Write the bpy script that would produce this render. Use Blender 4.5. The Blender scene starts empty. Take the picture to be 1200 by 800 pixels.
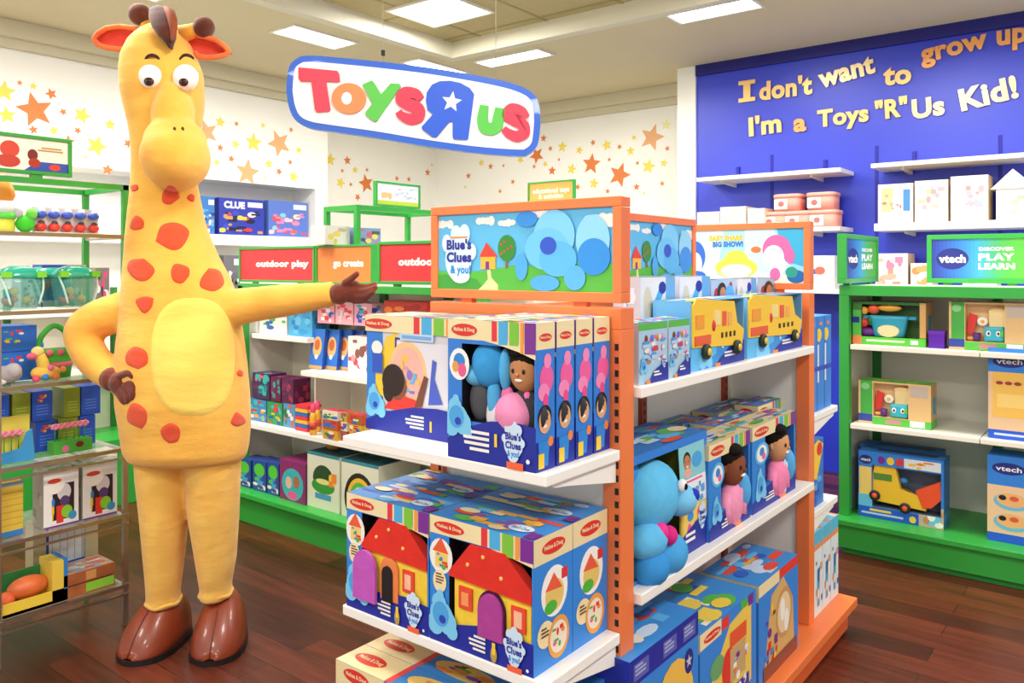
import bpy, math, random
from mathutils import Vector, Matrix
from mathutils.bvhtree import BVHTree
SC = bpy.context.scene; COL = SC.collection
PI = math.pi
# ---- room frame: world X runs away along the left wall, world Y runs away along the end wall
cF, sF, FL, HY, EYE = .61787, .78630, 943.0, 312.0, 1.5
YAW = -math.atan2(sF, cF)
def dep(u, v): return sF*u + cF*v
def U(px, v):
    a = (px-600)/FL; return v*(sF+cF*a)/(cF-sF*a)
def V(px, u):
    a = (px-600)/FL; return u*(cF-sF*a)/(sF+cF*a)
def Z(py, u, v): return EYE-(py-HY)/FL*dep(u, v)

# ---------------------------------------------------------------- materials
MC = {}
def lin(hx):
    hx = hx.lstrip('#'); r = [int(hx[i:i+2], 16)/255 for i in (0, 2, 4)]
    return [(c/12.92 if c <= .04045 else ((c+.055)/1.055)**2.4) for c in r]+[1]
def M(hx, rough=.5, metal=0., emit=0., noise=0., nscale=20., bump=0., trans=0., coat=0., spec=.5, alpha=1., hx2=None):
    k = (hx, rough, metal, emit, noise, nscale, bump, trans, coat, spec, alpha, hx2)
    if k in MC: return MC[k]
    m = bpy.data.materials.new('m_'+hx.lstrip('#')); m.use_nodes = True
    nt = m.node_tree; b = nt.nodes['Principled BSDF']; c = lin(hx)
    b.inputs['Base Color'].default_value = c; b.inputs['Roughness'].default_value = rough
    b.inputs['Metallic'].default_value = metal; b.inputs['Specular IOR Level'].default_value = spec
    b.inputs['Transmission Weight'].default_value = trans; b.inputs['Coat Weight'].default_value = coat
    b.inputs['Alpha'].default_value = alpha
    if emit:
        b.inputs['Emission Color'].default_value = c; b.inputs['Emission Strength'].default_value = emit
    if noise or bump or hx2:
        tc = nt.nodes.new('ShaderNodeTexCoord'); n = nt.nodes.new('ShaderNodeTexNoise')
        n.inputs['Scale'].default_value = nscale; n.inputs['Detail'].default_value = 5
        nt.links.new(tc.outputs['Object'], n.inputs['Vector'])
        if noise or hx2:
            mx = nt.nodes.new('ShaderNodeMix'); mx.data_type = 'RGBA'
            mx.inputs[6].default_value = c
            mx.inputs[7].default_value = lin(hx2) if hx2 else [x*(1-noise) for x in c[:3]]+[1]
            rp = nt.nodes.new('ShaderNodeValToRGB'); rp.color_ramp.elements[0].position = .38; rp.color_ramp.elements[1].position = .64
            nt.links.new(n.outputs['Fac'], rp.inputs['Fac']); nt.links.new(rp.outputs['Color'], mx.inputs[0])
            nt.links.new(mx.outputs[2], b.inputs['Base Color'])
        if bump:
            bp = nt.nodes.new('ShaderNodeBump'); bp.inputs['Strength'].default_value = bump; bp.inputs['Distance'].default_value = .01
            nt.links.new(n.outputs['Fac'], bp.inputs['Height']); nt.links.new(bp.outputs['Normal'], b.inputs['Normal'])
    MC[k] = m; return m
def P(hx): return M(hx, .45)          # printed card
WHITE, CREAM, NAVY, RED = P('f6f4ee'), P('f0dfae'), P('1b2a9c'), P('e2382c')
BLUE, SKY, YEL, GRN, ORG, PUR, BLK, PINK, BRN = P('2a86dc'), P('6cc6ee'), P('f7cf3a'), P('4ab53c'), P('f08a3c'), P('7a2a94'), P('15131a'), P('ee5fa4'), P('7a3d26')
PHOTO = P('b9b2ac'); TEAL = P('2a9aa0'); SKIN = P('c98a5e'); GREY = P('9a9a9e')

# ---------------------------------------------------------------- mesh builder
def samp(pts, n=6):
    """smooth curve through points (Catmull-Rom)"""
    P_ = [Vector(p) for p in pts]; out = []
    for i in range(len(P_)-1):
        p0 = P_[max(i-1, 0)]; p1 = P_[i]; p2 = P_[i+1]; p3 = P_[min(i+2, len(P_)-1)]
        for k in range(n):
            t = k/n
            out.append(.5*((2*p1)+(p2-p0)*t+(2*p0-5*p1+4*p2-p3)*t*t+(3*p1-p0-3*p2+p3)*t**3))
    out.append(P_[-1]); return out
class MB:
    def __init__(s): s.v = []; s.f = []; s.m = []; s.sm = []; s.mats = []; s.T = None
    def mi(s, m):
        for i, x in enumerate(s.mats):
            if x is m: return i
        s.mats.append(m); return len(s.mats)-1
    def add(s, vs, fs, m, smooth=False):
        o = len(s.v); k = s.mi(m)
        s.v += [(s.T @ Vector(p)) if s.T else Vector(p) for p in vs]
        for f in fs: s.f.append([o+i for i in f]); s.m.append(k); s.sm.append(smooth)
    def box(s, x0, x1, y0, y1, z0, z1, m):
        v = [(x0, y0, z0), (x1, y0, z0), (x1, y1, z0), (x0, y1, z0), (x0, y0, z1), (x1, y0, z1), (x1, y1, z1), (x0, y1, z1)]
        s.add(v, [(0, 3, 2, 1), (4, 5, 6, 7), (0, 1, 5, 4), (1, 2, 6, 5), (2, 3, 7, 6), (3, 0, 4, 7)], m)
    def prism(s, pts, o, X, Y, d, m, m2=None):
        """2D outline extruded by depth d along X x Y"""
        o, X, Y = Vector(o), Vector(X), Vector(Y); N = X.cross(Y); n = len(pts)
        a = [o+X*p[0]+Y*p[1] for p in pts]; b = [q+N*d for q in a]
        s.add(a+b, [tuple(range(n, 2*n))], m)
        s.add(a+b, [tuple(range(n-1, -1, -1))]+[(i, (i+1) % n, n+(i+1) % n, n+i) for i in range(n)], m2 or m)
    def lathe(s, prof, m, n=20, c=(0, 0, 0), ax='z', smooth=True):
        vs = []; c = Vector(c)
        for r, z in prof:
            for i in range(n):
                t = 2*PI*i/n; p = (r*math.cos(t), r*math.sin(t), z)
                if ax == 'y': p = (p[0], -p[2], p[1])
                if ax == 'x': p = (p[2], p[0], p[1])
                vs.append(c+Vector(p))
        k = len(prof)
        fs = [(j*n+i, j*n+(i+1) % n, (j+1)*n+(i+1) % n, (j+1)*n+i) for j in range(k-1) for i in range(n)]
        fs += [tuple(range(n-1, -1, -1)), tuple((k-1)*n+i for i in range(n))]
        s.add(vs, fs, m, smooth)
    def ell(s, c, r, m, n=16, k=10, rot=None, smooth=True):
        r = (r, r, r) if not hasattr(r, '__len__') else r
        c = Vector(c); R = rot or Matrix.Identity(3); vs = [c+R @ Vector((0, 0, -r[2]))]
        for j in range(1, k):
            t = -PI/2+PI*j/k
            for i in range(n):
                q = 2*PI*i/n; vs.append(c+R @ Vector((r[0]*math.cos(t)*math.cos(q), r[1]*math.cos(t)*math.sin(q), r[2]*math.sin(t))))
        vs.append(c+R @ Vector((0, 0, r[2]))); L = len(vs)-1
        fs = [(0, 1+(i+1) % n, 1+i) for i in range(n)]
        fs += [(1+j*n+i, 1+j*n+(i+1) % n, 1+(j+1)*n+(i+1) % n, 1+(j+1)*n+i) for j in range(k-2) for i in range(n)]
        fs += [(L, 1+(k-2)*n+i, 1+(k-2)*n+(i+1) % n) for i in range(n)]
        s.add(vs, fs, m, smooth)
    def tube(s, pts, r, m, n=8, smooth=True, flat=1.):
        pts = [Vector(p) for p in pts]; R = r if hasattr(r, '__len__') else [r]*len(pts); vs = []; up = None
        for i, p in enumerate(pts):
            t = (pts[min(i+1, len(pts)-1)]-pts[max(i-1, 0)]).normalized()
            if up is None: up = t.orthogonal().normalized() if abs(t.z) > .9 else Vector((0, 0, 1))
            a = (up-t*up.dot(t)).normalized(); b = t.cross(a); up = a
            for k in range(n):
                q = 2*PI*k/n; vs.append(p+(a*math.cos(q)*flat+b*math.sin(q))*R[i])
        L = len(pts)
        fs = [(j*n+i, j*n+(i+1) % n, (j+1)*n+(i+1) % n, (j+1)*n+i) for j in range(L-1) for i in range(n)]
        fs += [tuple(range(n-1, -1, -1)), tuple((L-1)*n+i for i in range(n))]
        s.add(vs, fs, m, smooth)
    def loft(s, rings, m, n=36, smooth=True, pw=2.):
        """rings: (cx, cy, z, rx, ry)"""
        vs = []
        for cx, cy, z, rx, ry in rings:
            for i in range(n):
                t = 2*PI*i/n; ct, st = math.cos(t), math.sin(t)
                vs.append((cx+rx*math.copysign(abs(ct)**(2/pw), ct), cy+ry*math.copysign(abs(st)**(2/pw), st), z))
        L = len(rings)
        fs = [(j*n+i, j*n+(i+1) % n, (j+1)*n+(i+1) % n, (j+1)*n+i) for j in range(L-1) for i in range(n)]
        fs += [tuple(range(n-1, -1, -1)), tuple((L-1)*n+i for i in range(n))]
        s.add(vs, fs, m, smooth)
    def face(s, o, X, Y): return Face(s, o, X, Y)
    def obj(s, name, parent=None, loc=None, rz=0., bevel=0., **kw):
        me = bpy.data.meshes.new(name); me.from_pydata([tuple(p) for p in s.v], [], s.f)
        for m in s.mats: me.materials.append(m)
        me.polygons.foreach_set('material_index', s.m); me.polygons.foreach_set('use_smooth', s.sm); me.update()
        o = bpy.data.objects.new(name, me); COL.objects.link(o)
        if parent: o.parent = parent
        if loc: o.location = loc
        o.rotation_euler.z = rz
        if bevel:
            b = o.modifiers.new('bevel', 'BEVEL'); b.width = bevel; b.segments = 2; b.limit_method = 'ANGLE'; b.angle_limit = math.radians(50)
        tag(o, **kw); return o
def tag(o, label=None, cat=None, group=None, kind=None):
    if label: o['label'] = label
    if cat: o['category'] = cat
    if group: o['group'] = group
    if kind: o['kind'] = kind
    return o
def empty(name, loc=(0, 0, 0), rz=0., **kw):
    o = bpy.data.objects.new(name, None); COL.objects.link(o); o.location = loc; o.rotation_euler.z = rz
    o.empty_display_size = .05; return tag(o, **kw)
def dup(r, loc=None, rz=None, label=None, parent=None):
    c = r.copy(); COL.objects.link(c)
    if parent: c.parent = parent
    if loc is not None: c.location = loc
    if rz is not None: c.rotation_euler.z = rz
    if label: c['label'] = label
    for k in [x for x in bpy.data.objects if x.parent == r]: dup(k, parent=c)
    return c

# ---------------------------------------------------------------- lettering
GC = {}
def glyphs(txt, bold=.0, ext=0., res=3):
    k = (txt, bold, ext)
    if k in GC: return GC[k]
    cu = bpy.data.curves.new('t', 'FONT'); cu.body = txt; cu.size = 1; cu.offset = bold; cu.extrude = ext; cu.resolution_u = res
    cu.align_x = 'CENTER'; cu.align_y = 'CENTER'; cu.space_character = 1+bold*1.2; cu.space_line = .85
    o = bpy.data.objects.new('t', cu); COL.objects.link(o)
    dg = bpy.context.evaluated_depsgraph_get(); me = bpy.data.meshes.new_from_object(o.evaluated_get(dg))
    vs = [v.co.copy() for v in me.vertices]; fs = [tuple(p.vertices) for p in me.polygons]
    bpy.data.objects.remove(o); bpy.data.curves.remove(cu); bpy.data.meshes.remove(me)
    xs = [v.x for v in vs] or [0]; ys = [v.y for v in vs] or [0]
    cx, cy = (min(xs)+max(xs))/2, (min(ys)+max(ys))/2
    for v in vs: v.x -= cx; v.y -= cy
    GC[k] = (vs, fs, max(xs)-min(xs) or 1, max(ys)-min(ys) or 1); return GC[k]
class Face:
    """prints flat graphics on one face of a thing, in metres from the face's lower corner"""
    def __init__(s, mb, o, X, Y):
        s.mb = mb; s.o = Vector(o); s.X = Vector(X).normalized(); s.Y = Vector(Y).normalized(); s.N = s.X.cross(s.Y); s.k = 0
        s.S = (1, 1); s.O = (0, 0); s.B = None
    def sub(s, x, y, w, h):
        g = Face(s.mb, s.o, s.X, s.Y); g.k = s.k; g.O = (s.O[0]+x*s.S[0], s.O[1]+y*s.S[1]); g.S = (w*s.S[0], h*s.S[1]); g.B = s.B; return g
    def put(s, pts, fs, m):
        s.k += 1; e = .0003+s.k*.00011
        s.mb.add([s.o+s.X*(s.O[0]+p[0]*s.S[0])+s.Y*(s.O[1]+p[1]*s.S[1])+s.N*e for p in pts], fs, m)
    def poly(s, pts, m):
        if s.B:
            lx0, lx1 = -s.O[0]/s.S[0], (s.B[0]-s.O[0])/s.S[0]; ly0, ly1 = -s.O[1]/s.S[1], (s.B[1]-s.O[1])/s.S[1]
            for ax, lim, sg in ((0, lx0, 1), (0, lx1, -1), (1, ly0, 1), (1, ly1, -1)):
                out = []
                for i in range(len(pts)):
                    a, b = pts[i-1], pts[i]; ia, ib = (a[ax]-lim)*sg >= 0, (b[ax]-lim)*sg >= 0
                    if ia != ib:
                        t = (lim-a[ax])/(b[ax]-a[ax]); out.append((a[0]+(b[0]-a[0])*t, a[1]+(b[1]-a[1])*t))
                    if ib: out.append(b)
                pts = out
                if len(pts) < 3: return
        if getattr(s, 'hole', None):
            h0, h1, h2, h3 = s.hole; a = (h0-s.O[0])/s.S[0], (h1-s.O[1])/s.S[1], (h2-s.O[0])/s.S[0], (h3-s.O[1])/s.S[1]
            for cl in (((0, a[0], -1),), ((0, a[2], 1),), ((0, a[0], 1), (0, a[2], -1), (1, a[1], -1)), ((0, a[0], 1), (0, a[2], -1), (1, a[3], 1))):
                q = pts
                for ax, lim, sg in cl:
                    out = []
                    for i in range(len(q)):
                        p, r = q[i-1], q[i]; ip, ir = (p[ax]-lim)*sg >= 0, (r[ax]-lim)*sg >= 0
                        if ip != ir:
                            t = (lim-p[ax])/(r[ax]-p[ax]); out.append((p[0]+(r[0]-p[0])*t, p[1]+(r[1]-p[1])*t))
                        if ir: out.append(r)
                    q = out
                    if len(q) < 3: break
                if len(q) >= 3: s.put(q, [tuple(range(len(q)))], m); s.k -= 1
            s.k += 1; return
        s.put(pts, [tuple(range(len(pts)))], m)
    def rect(s, x, y, w, h, m): s.poly([(x, y), (x+w, y), (x+w, y+h), (x, y+h)], m)
    def ell(s, x, y, rx, ry, m, n=18): s.poly([(x+rx*math.cos(2*PI*i/n), y+ry*math.sin(2*PI*i/n)) for i in range(n)], m)
    def blob(s, x, y, r, m, seed=1, n=5, ay=.6):
        rg = random.Random(seed)
        for i in range(n):
            t = i/max(n-1, 1)*2-1; s.ell(x+t*r*.75, y+rg.uniform(-.1, .15)*r, r*.42, r*ay*rg.uniform(.6, 1), m, 12)
    def star(s, x, y, r, m, rot=0., q=.42):
        s.poly([(x+(r if i % 2 == 0 else r*q)*math.sin(rot+PI*i/5), y+(r if i % 2 == 0 else r*q)*math.cos(rot+PI*i/5)) for i in range(10)], m)
    def line(s, pts, w, m):
        pts = [Vector((p[0], p[1])) for p in pts]; L = []; R = []
        for i, p in enumerate(pts):
            t = (pts[min(i+1, len(pts)-1)]-pts[max(i-1, 0)]); t.normalize(); n = Vector((-t.y, t.x))*w/2
            L.append(p+n); R.append(p-n)
        s.put(R+L, [(i, i+1, len(pts)+i+1, len(pts)+i) for i in range(len(pts)-1)], m)
    def text(s, t, x, y, h, m, w=None, bold=.02, rot=0., shear=0.):
        vs, fs, tw, th = glyphs(t, bold); nl = t.count('\n')+1
        k = h/(th if nl > 1 else .75); kx = w/tw if w else k*s.S[1]/s.S[0]
        c_, s_ = math.cos(rot), math.sin(rot); asp = s.S[1]/s.S[0]
        pts = []
        for v in vs:
            a, b = (v.x+shear*v.y)*kx, v.y*k
            pts.append((x+a*c_-b*s_*asp, y+a*s_/asp+b*c_))
        s.put(pts, fs, m)
    def specks(s, x, y, w, h, cols, n, seed=1, r=.1):
        rg = random.Random(seed)
        for i in range(n):
            rx = r*rg.uniform(.5, 1.3)*w; ry = r*rg.uniform(.5, 1.3)*h
            X, Y = rg.uniform(x+rx, x+w-rx), rg.uniform(y+ry, y+h-ry); c = rg.choice(cols)
            if rg.random() < .5: s.ell(X, Y, rx, ry, c, 10)
            else: s.rect(X-rx, Y-ry*.6, 2*rx, ry*1.2, c)
def Mx(*r): return Matrix(r)
# ================================================================ THE ROOM
HC = 3.12                                   # ceiling
LW, BW, EW, BLW = 6.30, 6.20, 6.60, 6.05    # left wall, its bulkhead, end wall, blue wall
mWall = M('fdfcf6', .6, noise=.02, nscale=3)
mCeil = M('dccfaa', .7, noise=.03, nscale=2); mTile = M('c2b184', .8, noise=.06, nscale=30); mGrid = M('a8986c', .6)
mTrimW = M('ddd8c2', .5)
def wood_floor():
    m = bpy.data.materials.new('floor_planks'); m.use_nodes = True; nt = m.node_tree; b = nt.nodes['Principled BSDF']; N = nt.nodes.new; L = nt.links.new
    tc = N('ShaderNodeTexCoord'); mp = N('ShaderNodeMapping'); mp.inputs['Rotation'].default_value = (0, 0, PI/2); L(tc.outputs['Object'], mp.inputs['Vector'])
    br = N('ShaderNodeTexBrick'); br.inputs['Scale'].default_value = 1; br.inputs['Brick Width'].default_value = 1.3; br.inputs['Row Height'].default_value = .13
    br.inputs['Mortar Size'].default_value = .0016; br.inputs['Color1'].default_value = lin('6e3320'); br.inputs['Color2'].default_value = lin('421a10'); br.inputs['Mortar'].default_value = lin('1a0805')
    L(mp.outputs['Vector'], br.inputs['Vector'])
    m2 = N('ShaderNodeMapping'); m2.inputs['Scale'].default_value = (14, 1.2, 1); m2.inputs['Rotation'].default_value = (0, 0, 0); L(tc.outputs['Object'], m2.inputs['Vector'])
    n = N('ShaderNodeTexNoise'); n.inputs['Scale'].default_value = 2.2; n.inputs['Detail'].default_value = 8; L(m2.outputs['Vector'], n.inputs['Vector'])
    mx = N('ShaderNodeMix'); mx.data_type = 'RGBA'; mx.blend_type = 'MULTIPLY'; mx.inputs[0].default_value = .75
    rp = N('ShaderNodeValToRGB'); rp.color_ramp.elements[0].position = .3; rp.color_ramp.elements[0].color = (.35, .3, .28, 1); rp.color_ramp.elements[1].position = .7; rp.color_ramp.elements[1].color = (1.25, 1.15, 1.1, 1)
    L(n.outputs['Fac'], rp.inputs['Fac']); L(br.outputs['Color'], mx.inputs[6]); L(rp.outputs['Color'], mx.inputs[7]); L(mx.outputs[2], b.inputs['Base Color'])
    b.inputs['Roughness'].default_value = .34; b.inputs['Specular IOR Level'].default_value = .45
    return m
mb = MB(); mb.box(-3, 9, -6, 9, -.1, 0, wood_floor()); mb.obj('floor', kind='structure')
RU, RV = 4.63, 4.23                         # the raised tiled field of the ceiling
mb = MB(); mb.box(RU, 9, -6, 9, HC, HC+.3, mCeil); mb.box(-3, RU, RV, 9, HC, HC+.3, mCeil)
mb.obj('ceiling', kind='structure')
mb = MB(); mb.box(-3, RU, -6, RV, HC+.1, HC+.3, mTile)
for i in range(-4, 8):
    x = RU-.14-.61*(i+4)
    if x > -3: mb.box(x-.012, x+.012, -6, RV, HC+.096, HC+.1, mGrid)
for i in range(17):
    y = RV-.33-.61*i
    mb.box(-3, RU, y-.012, y+.012, HC+.096, HC+.1, mGrid)
mb.obj('ceiling_tiles', kind='structure')
mb = MB()
mb.box(RU-.05, RU+.035, -6, RV+.035, HC-.02, HC+.1, mTrimW); mb.box(-3, RU-.05, RV-.05, RV+.035, HC-.02, HC+.1, mTrimW)
mb.obj('trim_1', kind='structure')

# troffers
mLamp = M('fffdf4', .5, emit=5.); mRim = M('e9e6da', .5)
def troffer(u0, u1, v0, v1, z, label):
    t = empty('ceiling_light', ((u0+u1)/2, (v0+v1)/2, z), label=label, cat='ceiling light', group='recessed ceiling lights')
    a, b = (u1-u0)/2, (v1-v0)/2
    f = MB()
    for x0, x1, y0, y1 in ((-a-.02, a+.02, -b-.02, -b), (-a-.02, a+.02, b, b+.02), (-a-.02, -a, -b, b), (a, a+.02, -b, b)): f.box(x0, x1, y0, y1, -.012, 0, mRim)
    f.obj('frame', t); d = MB(); d.box(-a, a, -b, b, -.006, 0, mLamp); d.obj('diffuser', t)
    l = bpy.data.lights.new('troffer_lamp', 'AREA'); l.shape = 'RECTANGLE'; l.size = a*2; l.size_y = b*2; l.energy = 24*(a*b*4)/.25; l.color = (1, .965, .9)
    o = bpy.data.objects.new('lamp', l); COL.objects.link(o); o.parent = t; o.location = (0, 0, -.02)
    return t
zt = HC+.096
troffer(3.73, 4.17, 3.46, 3.98, zt, 'large square ceiling light set in the tiled field near its corner')
troffer(3.34, 3.87, 4.48, 4.72, HC, 'rectangular ceiling light in plain ceiling over the tall yellow costume')
troffer(4.48, 5.03, 4.44, 4.61, HC, 'ceiling light partly hidden behind top edge of the oval hanging sign')
troffer(4.82, 5.01, 3.55, 4.15, HC, 'slim ceiling light just above the oval hanging sign')
troffer(4.68, 4.89, 1.87, 2.41, HC, 'long slim ceiling light before the blue wall')
k = 0
for (u, v) in ((3.95, 1.3), (1.5, 3.7), (1.5, 1.3), (1.5, -1.1), (3.95, -1.1), (-.9, 1.3), (-.9, 3.7), (-.9, -1.1)):  # lights of these loops are added, unseen, to brighten the room
    troffer(u-.3, u+.3, v-.3, v+.3, zt, 'added unseen square ceiling light in the tiled field outside the view'); 
for (u, v) in ((4.8, 0.), (4.8, -2.2)): troffer(u-.1, u+.1, v-.3, v+.3, HC, 'added unseen slim ceiling light along the plain ceiling margin outside the view')
for (u, v) in ((2.2, 4.6), (.8, 4.6)): troffer(u-.3, u+.3, v-.12, v+.12, HC, 'added unseen short ceiling light along the plain ceiling margin outside the view')

# walls with printed stars
STL = [(41,129,18,0),(5,107,11,1),(8,135,9,1),(23,97,3,0),(39,101,4,1),(60,110,6,0),(74,131,4,0),(96,135,9,1),(39,152,5,0),(63,153,5,1),(91,153,4,0),(129,146,6,1),(113,171,11,1),(80,166,7,0),(126,199,6,0),
 (242,155,13,2),(258,143,6,1),(277,145,3,0),(297,167,10,1),(276,169,5,1),(258,173,4,0),(254,190,4,1),(271,186,4,0),(290,202,14,2),(315,192,5,1),(327,168,14,2),(327,201,4,0),(308,147,3,1),(340,190,3,0),(341,152,3,0),(344,207,6,1),(311,208,2,1),(100,184,2,1),(350,176,4,1),(160,130,8,1),(178,160,13,0),(200,140,4,0),(214,168,9,1),(190,190,5,1),(224,186,10,2),(150,168,5,0),(168,196,3,0),(-14,150,12,2),(-30,120,9,1),(-50,165,14,0),(-75,130,7,1),(-95,170,10,1),(-20,185,5,0),(-120,140,15,2),(-60,195,4,0)]
STM = [(373,190,8,0),(387,187,7,1),(407,188,5,0),(401,200,2.5,0),(416,199,4,1),(430,199,2.5,0),(377,207,4.5,1),(399,214,6,1),(429,215,10,0),(411,216,2.5,0),(419,231,4,0),(501,202,4,0),(465,209,3,0),(479,210,3,0),(379,164,4,0),(506,193,2,1)]
STR = [(564,191,4,1),(575,195,3.5,0),(590,194,2,0),(637,162,4,0),(659,172,6,1),(645,174,3,0),(629,182,9,0),(679,176,4.5,1),(695,167,3.5,0),(711,170,6,1),(726,172,3,0),(739,177,5,1),(764,161,14,2),(743,161,3,1),(781,146,6,3),(782,174,3,0),(693,192,11,0),(714,187,2.5,0),(747,191,2.5,0),(760,195,8,1),(778,191,4.5,1),(639,192,3.5,1),(655,187,2,0),(647,200,5,0),(626,195,2.5,0),(610,187,4.5,1),(726,205,13,0),(746,219,4,0),(696,215,6,1),(677,219,3.5,0),(712,224,3,0),(755,226,2,1),(776,215,3,0),(670,198,6,1),(549,206,3.5,0),(545,219,2,1),(601,213,3,0),(620,222,3,1),(586,224,2.5,0)]
SCOL = [M('e6803e', .5), M('f4dd58', .5), M('edb07a', .5), M('f7efa8', .5)]
def stars(mb, L, u=None, v=None):
    rg = random.Random(3)
    for px, py, r, c in L:
        if v is not None:
            uu = U(px, v); d = dep(uu, v); f = Face(mb, (uu, v-.0005, Z(py, uu, v)), (1, 0, 0), (0, 0, 1))
        else:
            vv = V(px, u); d = dep(u, vv); f = Face(mb, (u-.0005, vv, Z(py, u, vv)), (0, -1, 0), (0, 0, 1))
        f.k = 2; f.star(0, 0, r/FL*d*1.18, SCOL[c], rg.uniform(-.5, .5), .45)
mb = MB(); mb.box(-3, EW+.2, LW, LW+.2, 0, HC, mWall); stars(mb, STM, v=LW); mb.obj('wall_left', kind='structure')
BU = U(364, BW); NZ = Z(219, U(300, BW), BW)
mb = MB(); mb.box(-3, BU, BW-.25, LW, NZ, HC, mWall); mb.box(BU-.14, BU, BW-.25, LW, 0, NZ, mWall)
stars(mb, STL, v=BW-.25); mb.obj('wall_left_bulkhead', kind='structure')
mb = MB(); mb.box(EW, EW+.2, -6, LW+.2, 0, HC, mWall); stars(mb, STR, u=EW)
vc = V(813, BLW-.05); mb.box(BLW-.02, EW, vc, vc+.16, 0, HC, mWall); mb.obj('wall_end', kind='structure')
mBlue = M('2439d2', .40, spec=.7, noise=.05, nscale=2)
mb = MB(); mb.box(BLW, EW-.005, -3, vc-.002, 0, HC, mBlue)
for k in range(6): mb.box(BLW-.003, BLW, vc-.62-k*.75-.012, vc-.62-k*.75+.012, .2, 2.35, M('1217a0', .5))
mb.obj('wall_blue', kind='structure')
mb = MB(); mb.box(BLW-.03, BLW-.001, -3, vc-.004, HC-.085, HC, M('0c1178', .4)); mb.obj('beam_shade_band', kind='structure')  # dark blue strip standing in for the beam's shadow along the wall top
# crown mouldings
mCr = M('d8d0b4', .6)
mb = MB(); mb.box(-3, BU, BW-.36, BW-.25, HC-.11, HC-.001, mCr); mb.box(-3, BU, BW-.30, BW-.25, HC-.17, HC-.11, mCr)
mb.box(BU, EW, LW-.11, LW, HC-.11, HC-.001, mCr); mb.box(BU, EW, LW-.05, LW, HC-.17, HC-.11, mCr); mb.obj('trim_3', kind='structure')
mb = MB(); mb.box(EW-.11, EW-.001, vc+.16, LW-.11, HC-.11, HC-.001, mCr); mb.box(EW-.05, EW-.001, vc+.16, LW-.05, HC-.17, HC-.11, mCr); mb.obj('trim_4', kind='structure')
mb = MB(); mb.box(BU, EW, LW-.015, LW-.001, 0, .12, mWall); mb.obj('baseboard_left', kind='structure')
mb = MB(); mb.box(EW-.015, EW-.001, vc+.17, LW-.02, 0, .12, mWall); mb.obj('baseboard_end', kind='structure')

# writing on the blue wall: each word its own cut letters
mGold = M('f7c97c', .32, metal=.25); mGold2 = M('f0a860', .32, metal=.2); mGoldL = M('f8dca4', .3, metal=.2)
WORDS = [('I', 876, 107, 24, mGold, -.1), ("don't", 921, 103, 24, mGold, 0.), ('want', 992, 85, 22, mGoldL, .16), ('to', 1052, 89, 22, mGold, -.05), ('grow', 1118, 61, 24, mGold2, .12), ('up', 1186, 47, 26, mGold2, .0),
         ("I'm", 897, 146, 24, mGold, .04), ('a', 938, 147, 16, mGold2, 0.), ('Toys', 988, 139, 27, mGold, .02), ('"R"', 1045, 127, 24, mGold, .06), ('Us', 1088, 126, 24, mGoldL, .05), ('Kid!', 1158, 110, 28, mGoldL, .16)]
WID = [24, 62, 66, 33, 79, 36, 38, 15, 60, 38, 38, 68]
for n, line in ((0, "gold cut-out words of the upper line of writing on the blue wall"), (6, "gold cut-out words of the lower line of writing on the blue wall")):
    t = empty('wall_lettering', (BLW, V(1040, BLW), 2.6), label=line, cat='lettering', group='writing on the blue wall')
    for (w, px, py, h, m, rot), wd in zip(WORDS[n:n+6], WID[n:n+6]):
        vv = V(px, BLW); d = dep(BLW, vv); vs, fs, tw, th = glyphs('H' if w == 'I' else w, .04, .02)
        kx = (V(px-wd/2, BLW)-V(px+wd/2, BLW))/tw; ky = h/FL*d*.98/max(th, .55)
        g = MB(); q = []
        for p in vs:
            a, b = p.x*kx, p.y*ky; q.append((-.012-p.z*.2, -(a*math.cos(rot)-b*math.sin(rot)), a*math.sin(rot)+b*math.cos(rot)))
        if w == 'I':
            hh, ww = 12.5/FL*d, 10/FL*d
            for y0, y1, z0, z1 in ((-ww, ww, -hh, -hh*.62), (-ww, ww, hh*.62, hh), (-ww*.42, ww*.42, -hh*.62, hh*.62)): g.box(-.016, -.006, y0, y1, z0, z1, m)
        else: g.add(q, fs, m)
        o = g.obj('word', t); o.location = Vector((BLW, vv, Z(py, BLW, vv)))-t.location
# wall shelves on the blue wall
mShelf = M('f7f5ef', .4)
def wall_shelf(v0, v1, z, th, label, u0=5.72):
    t = empty('wall_shelf', (BLW, (v0+v1)/2, z), label=label, cat='shelf', group='white shelves on the blue wall')
    w = (v1-v0)/2; b = MB(); b.box(u0-BLW, -.004, -w, w, -th, 0, mShelf); b.obj('board', t, bevel=.003)
    for y in (-w+.2, w-.2):
        b = MB(); b.prism([(0, 0), (.27, 0), (.27, -.018), (0, -.03)], (-.006, y+.01, -th), (-1, 0, 0), (0, 0, 1), .015, M('e6e4dc', .4)); b.obj('bracket', t)
        b = MB(); b.box(-.016, -.004, y-.012, y+.012, 0, .10, M('1217a0', .5)); b.obj('slot_rail', t)
    return t
wall_shelf(1.635, 2.70, 2.178, .03, 'upper white shelf left of the gap on blue wall, empty')
wall_shelf(-1.2, 1.44, 2.187, .03, 'upper white shelf on blue wall above the pale baby boxes, empty')
wall_shelf(1.64, 2.70, 1.775, .03, 'white shelf on blue wall holding white boxes and pink tubs')
wall_shelf(-1.2, 1.42, 1.785, .05, 'thick white shelf on blue wall holding pale baby toy boxes')
wall_shelf(-1.2, 2.70, 1.34, .03, 'lowest long white shelf on blue wall behind the header signs')
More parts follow.
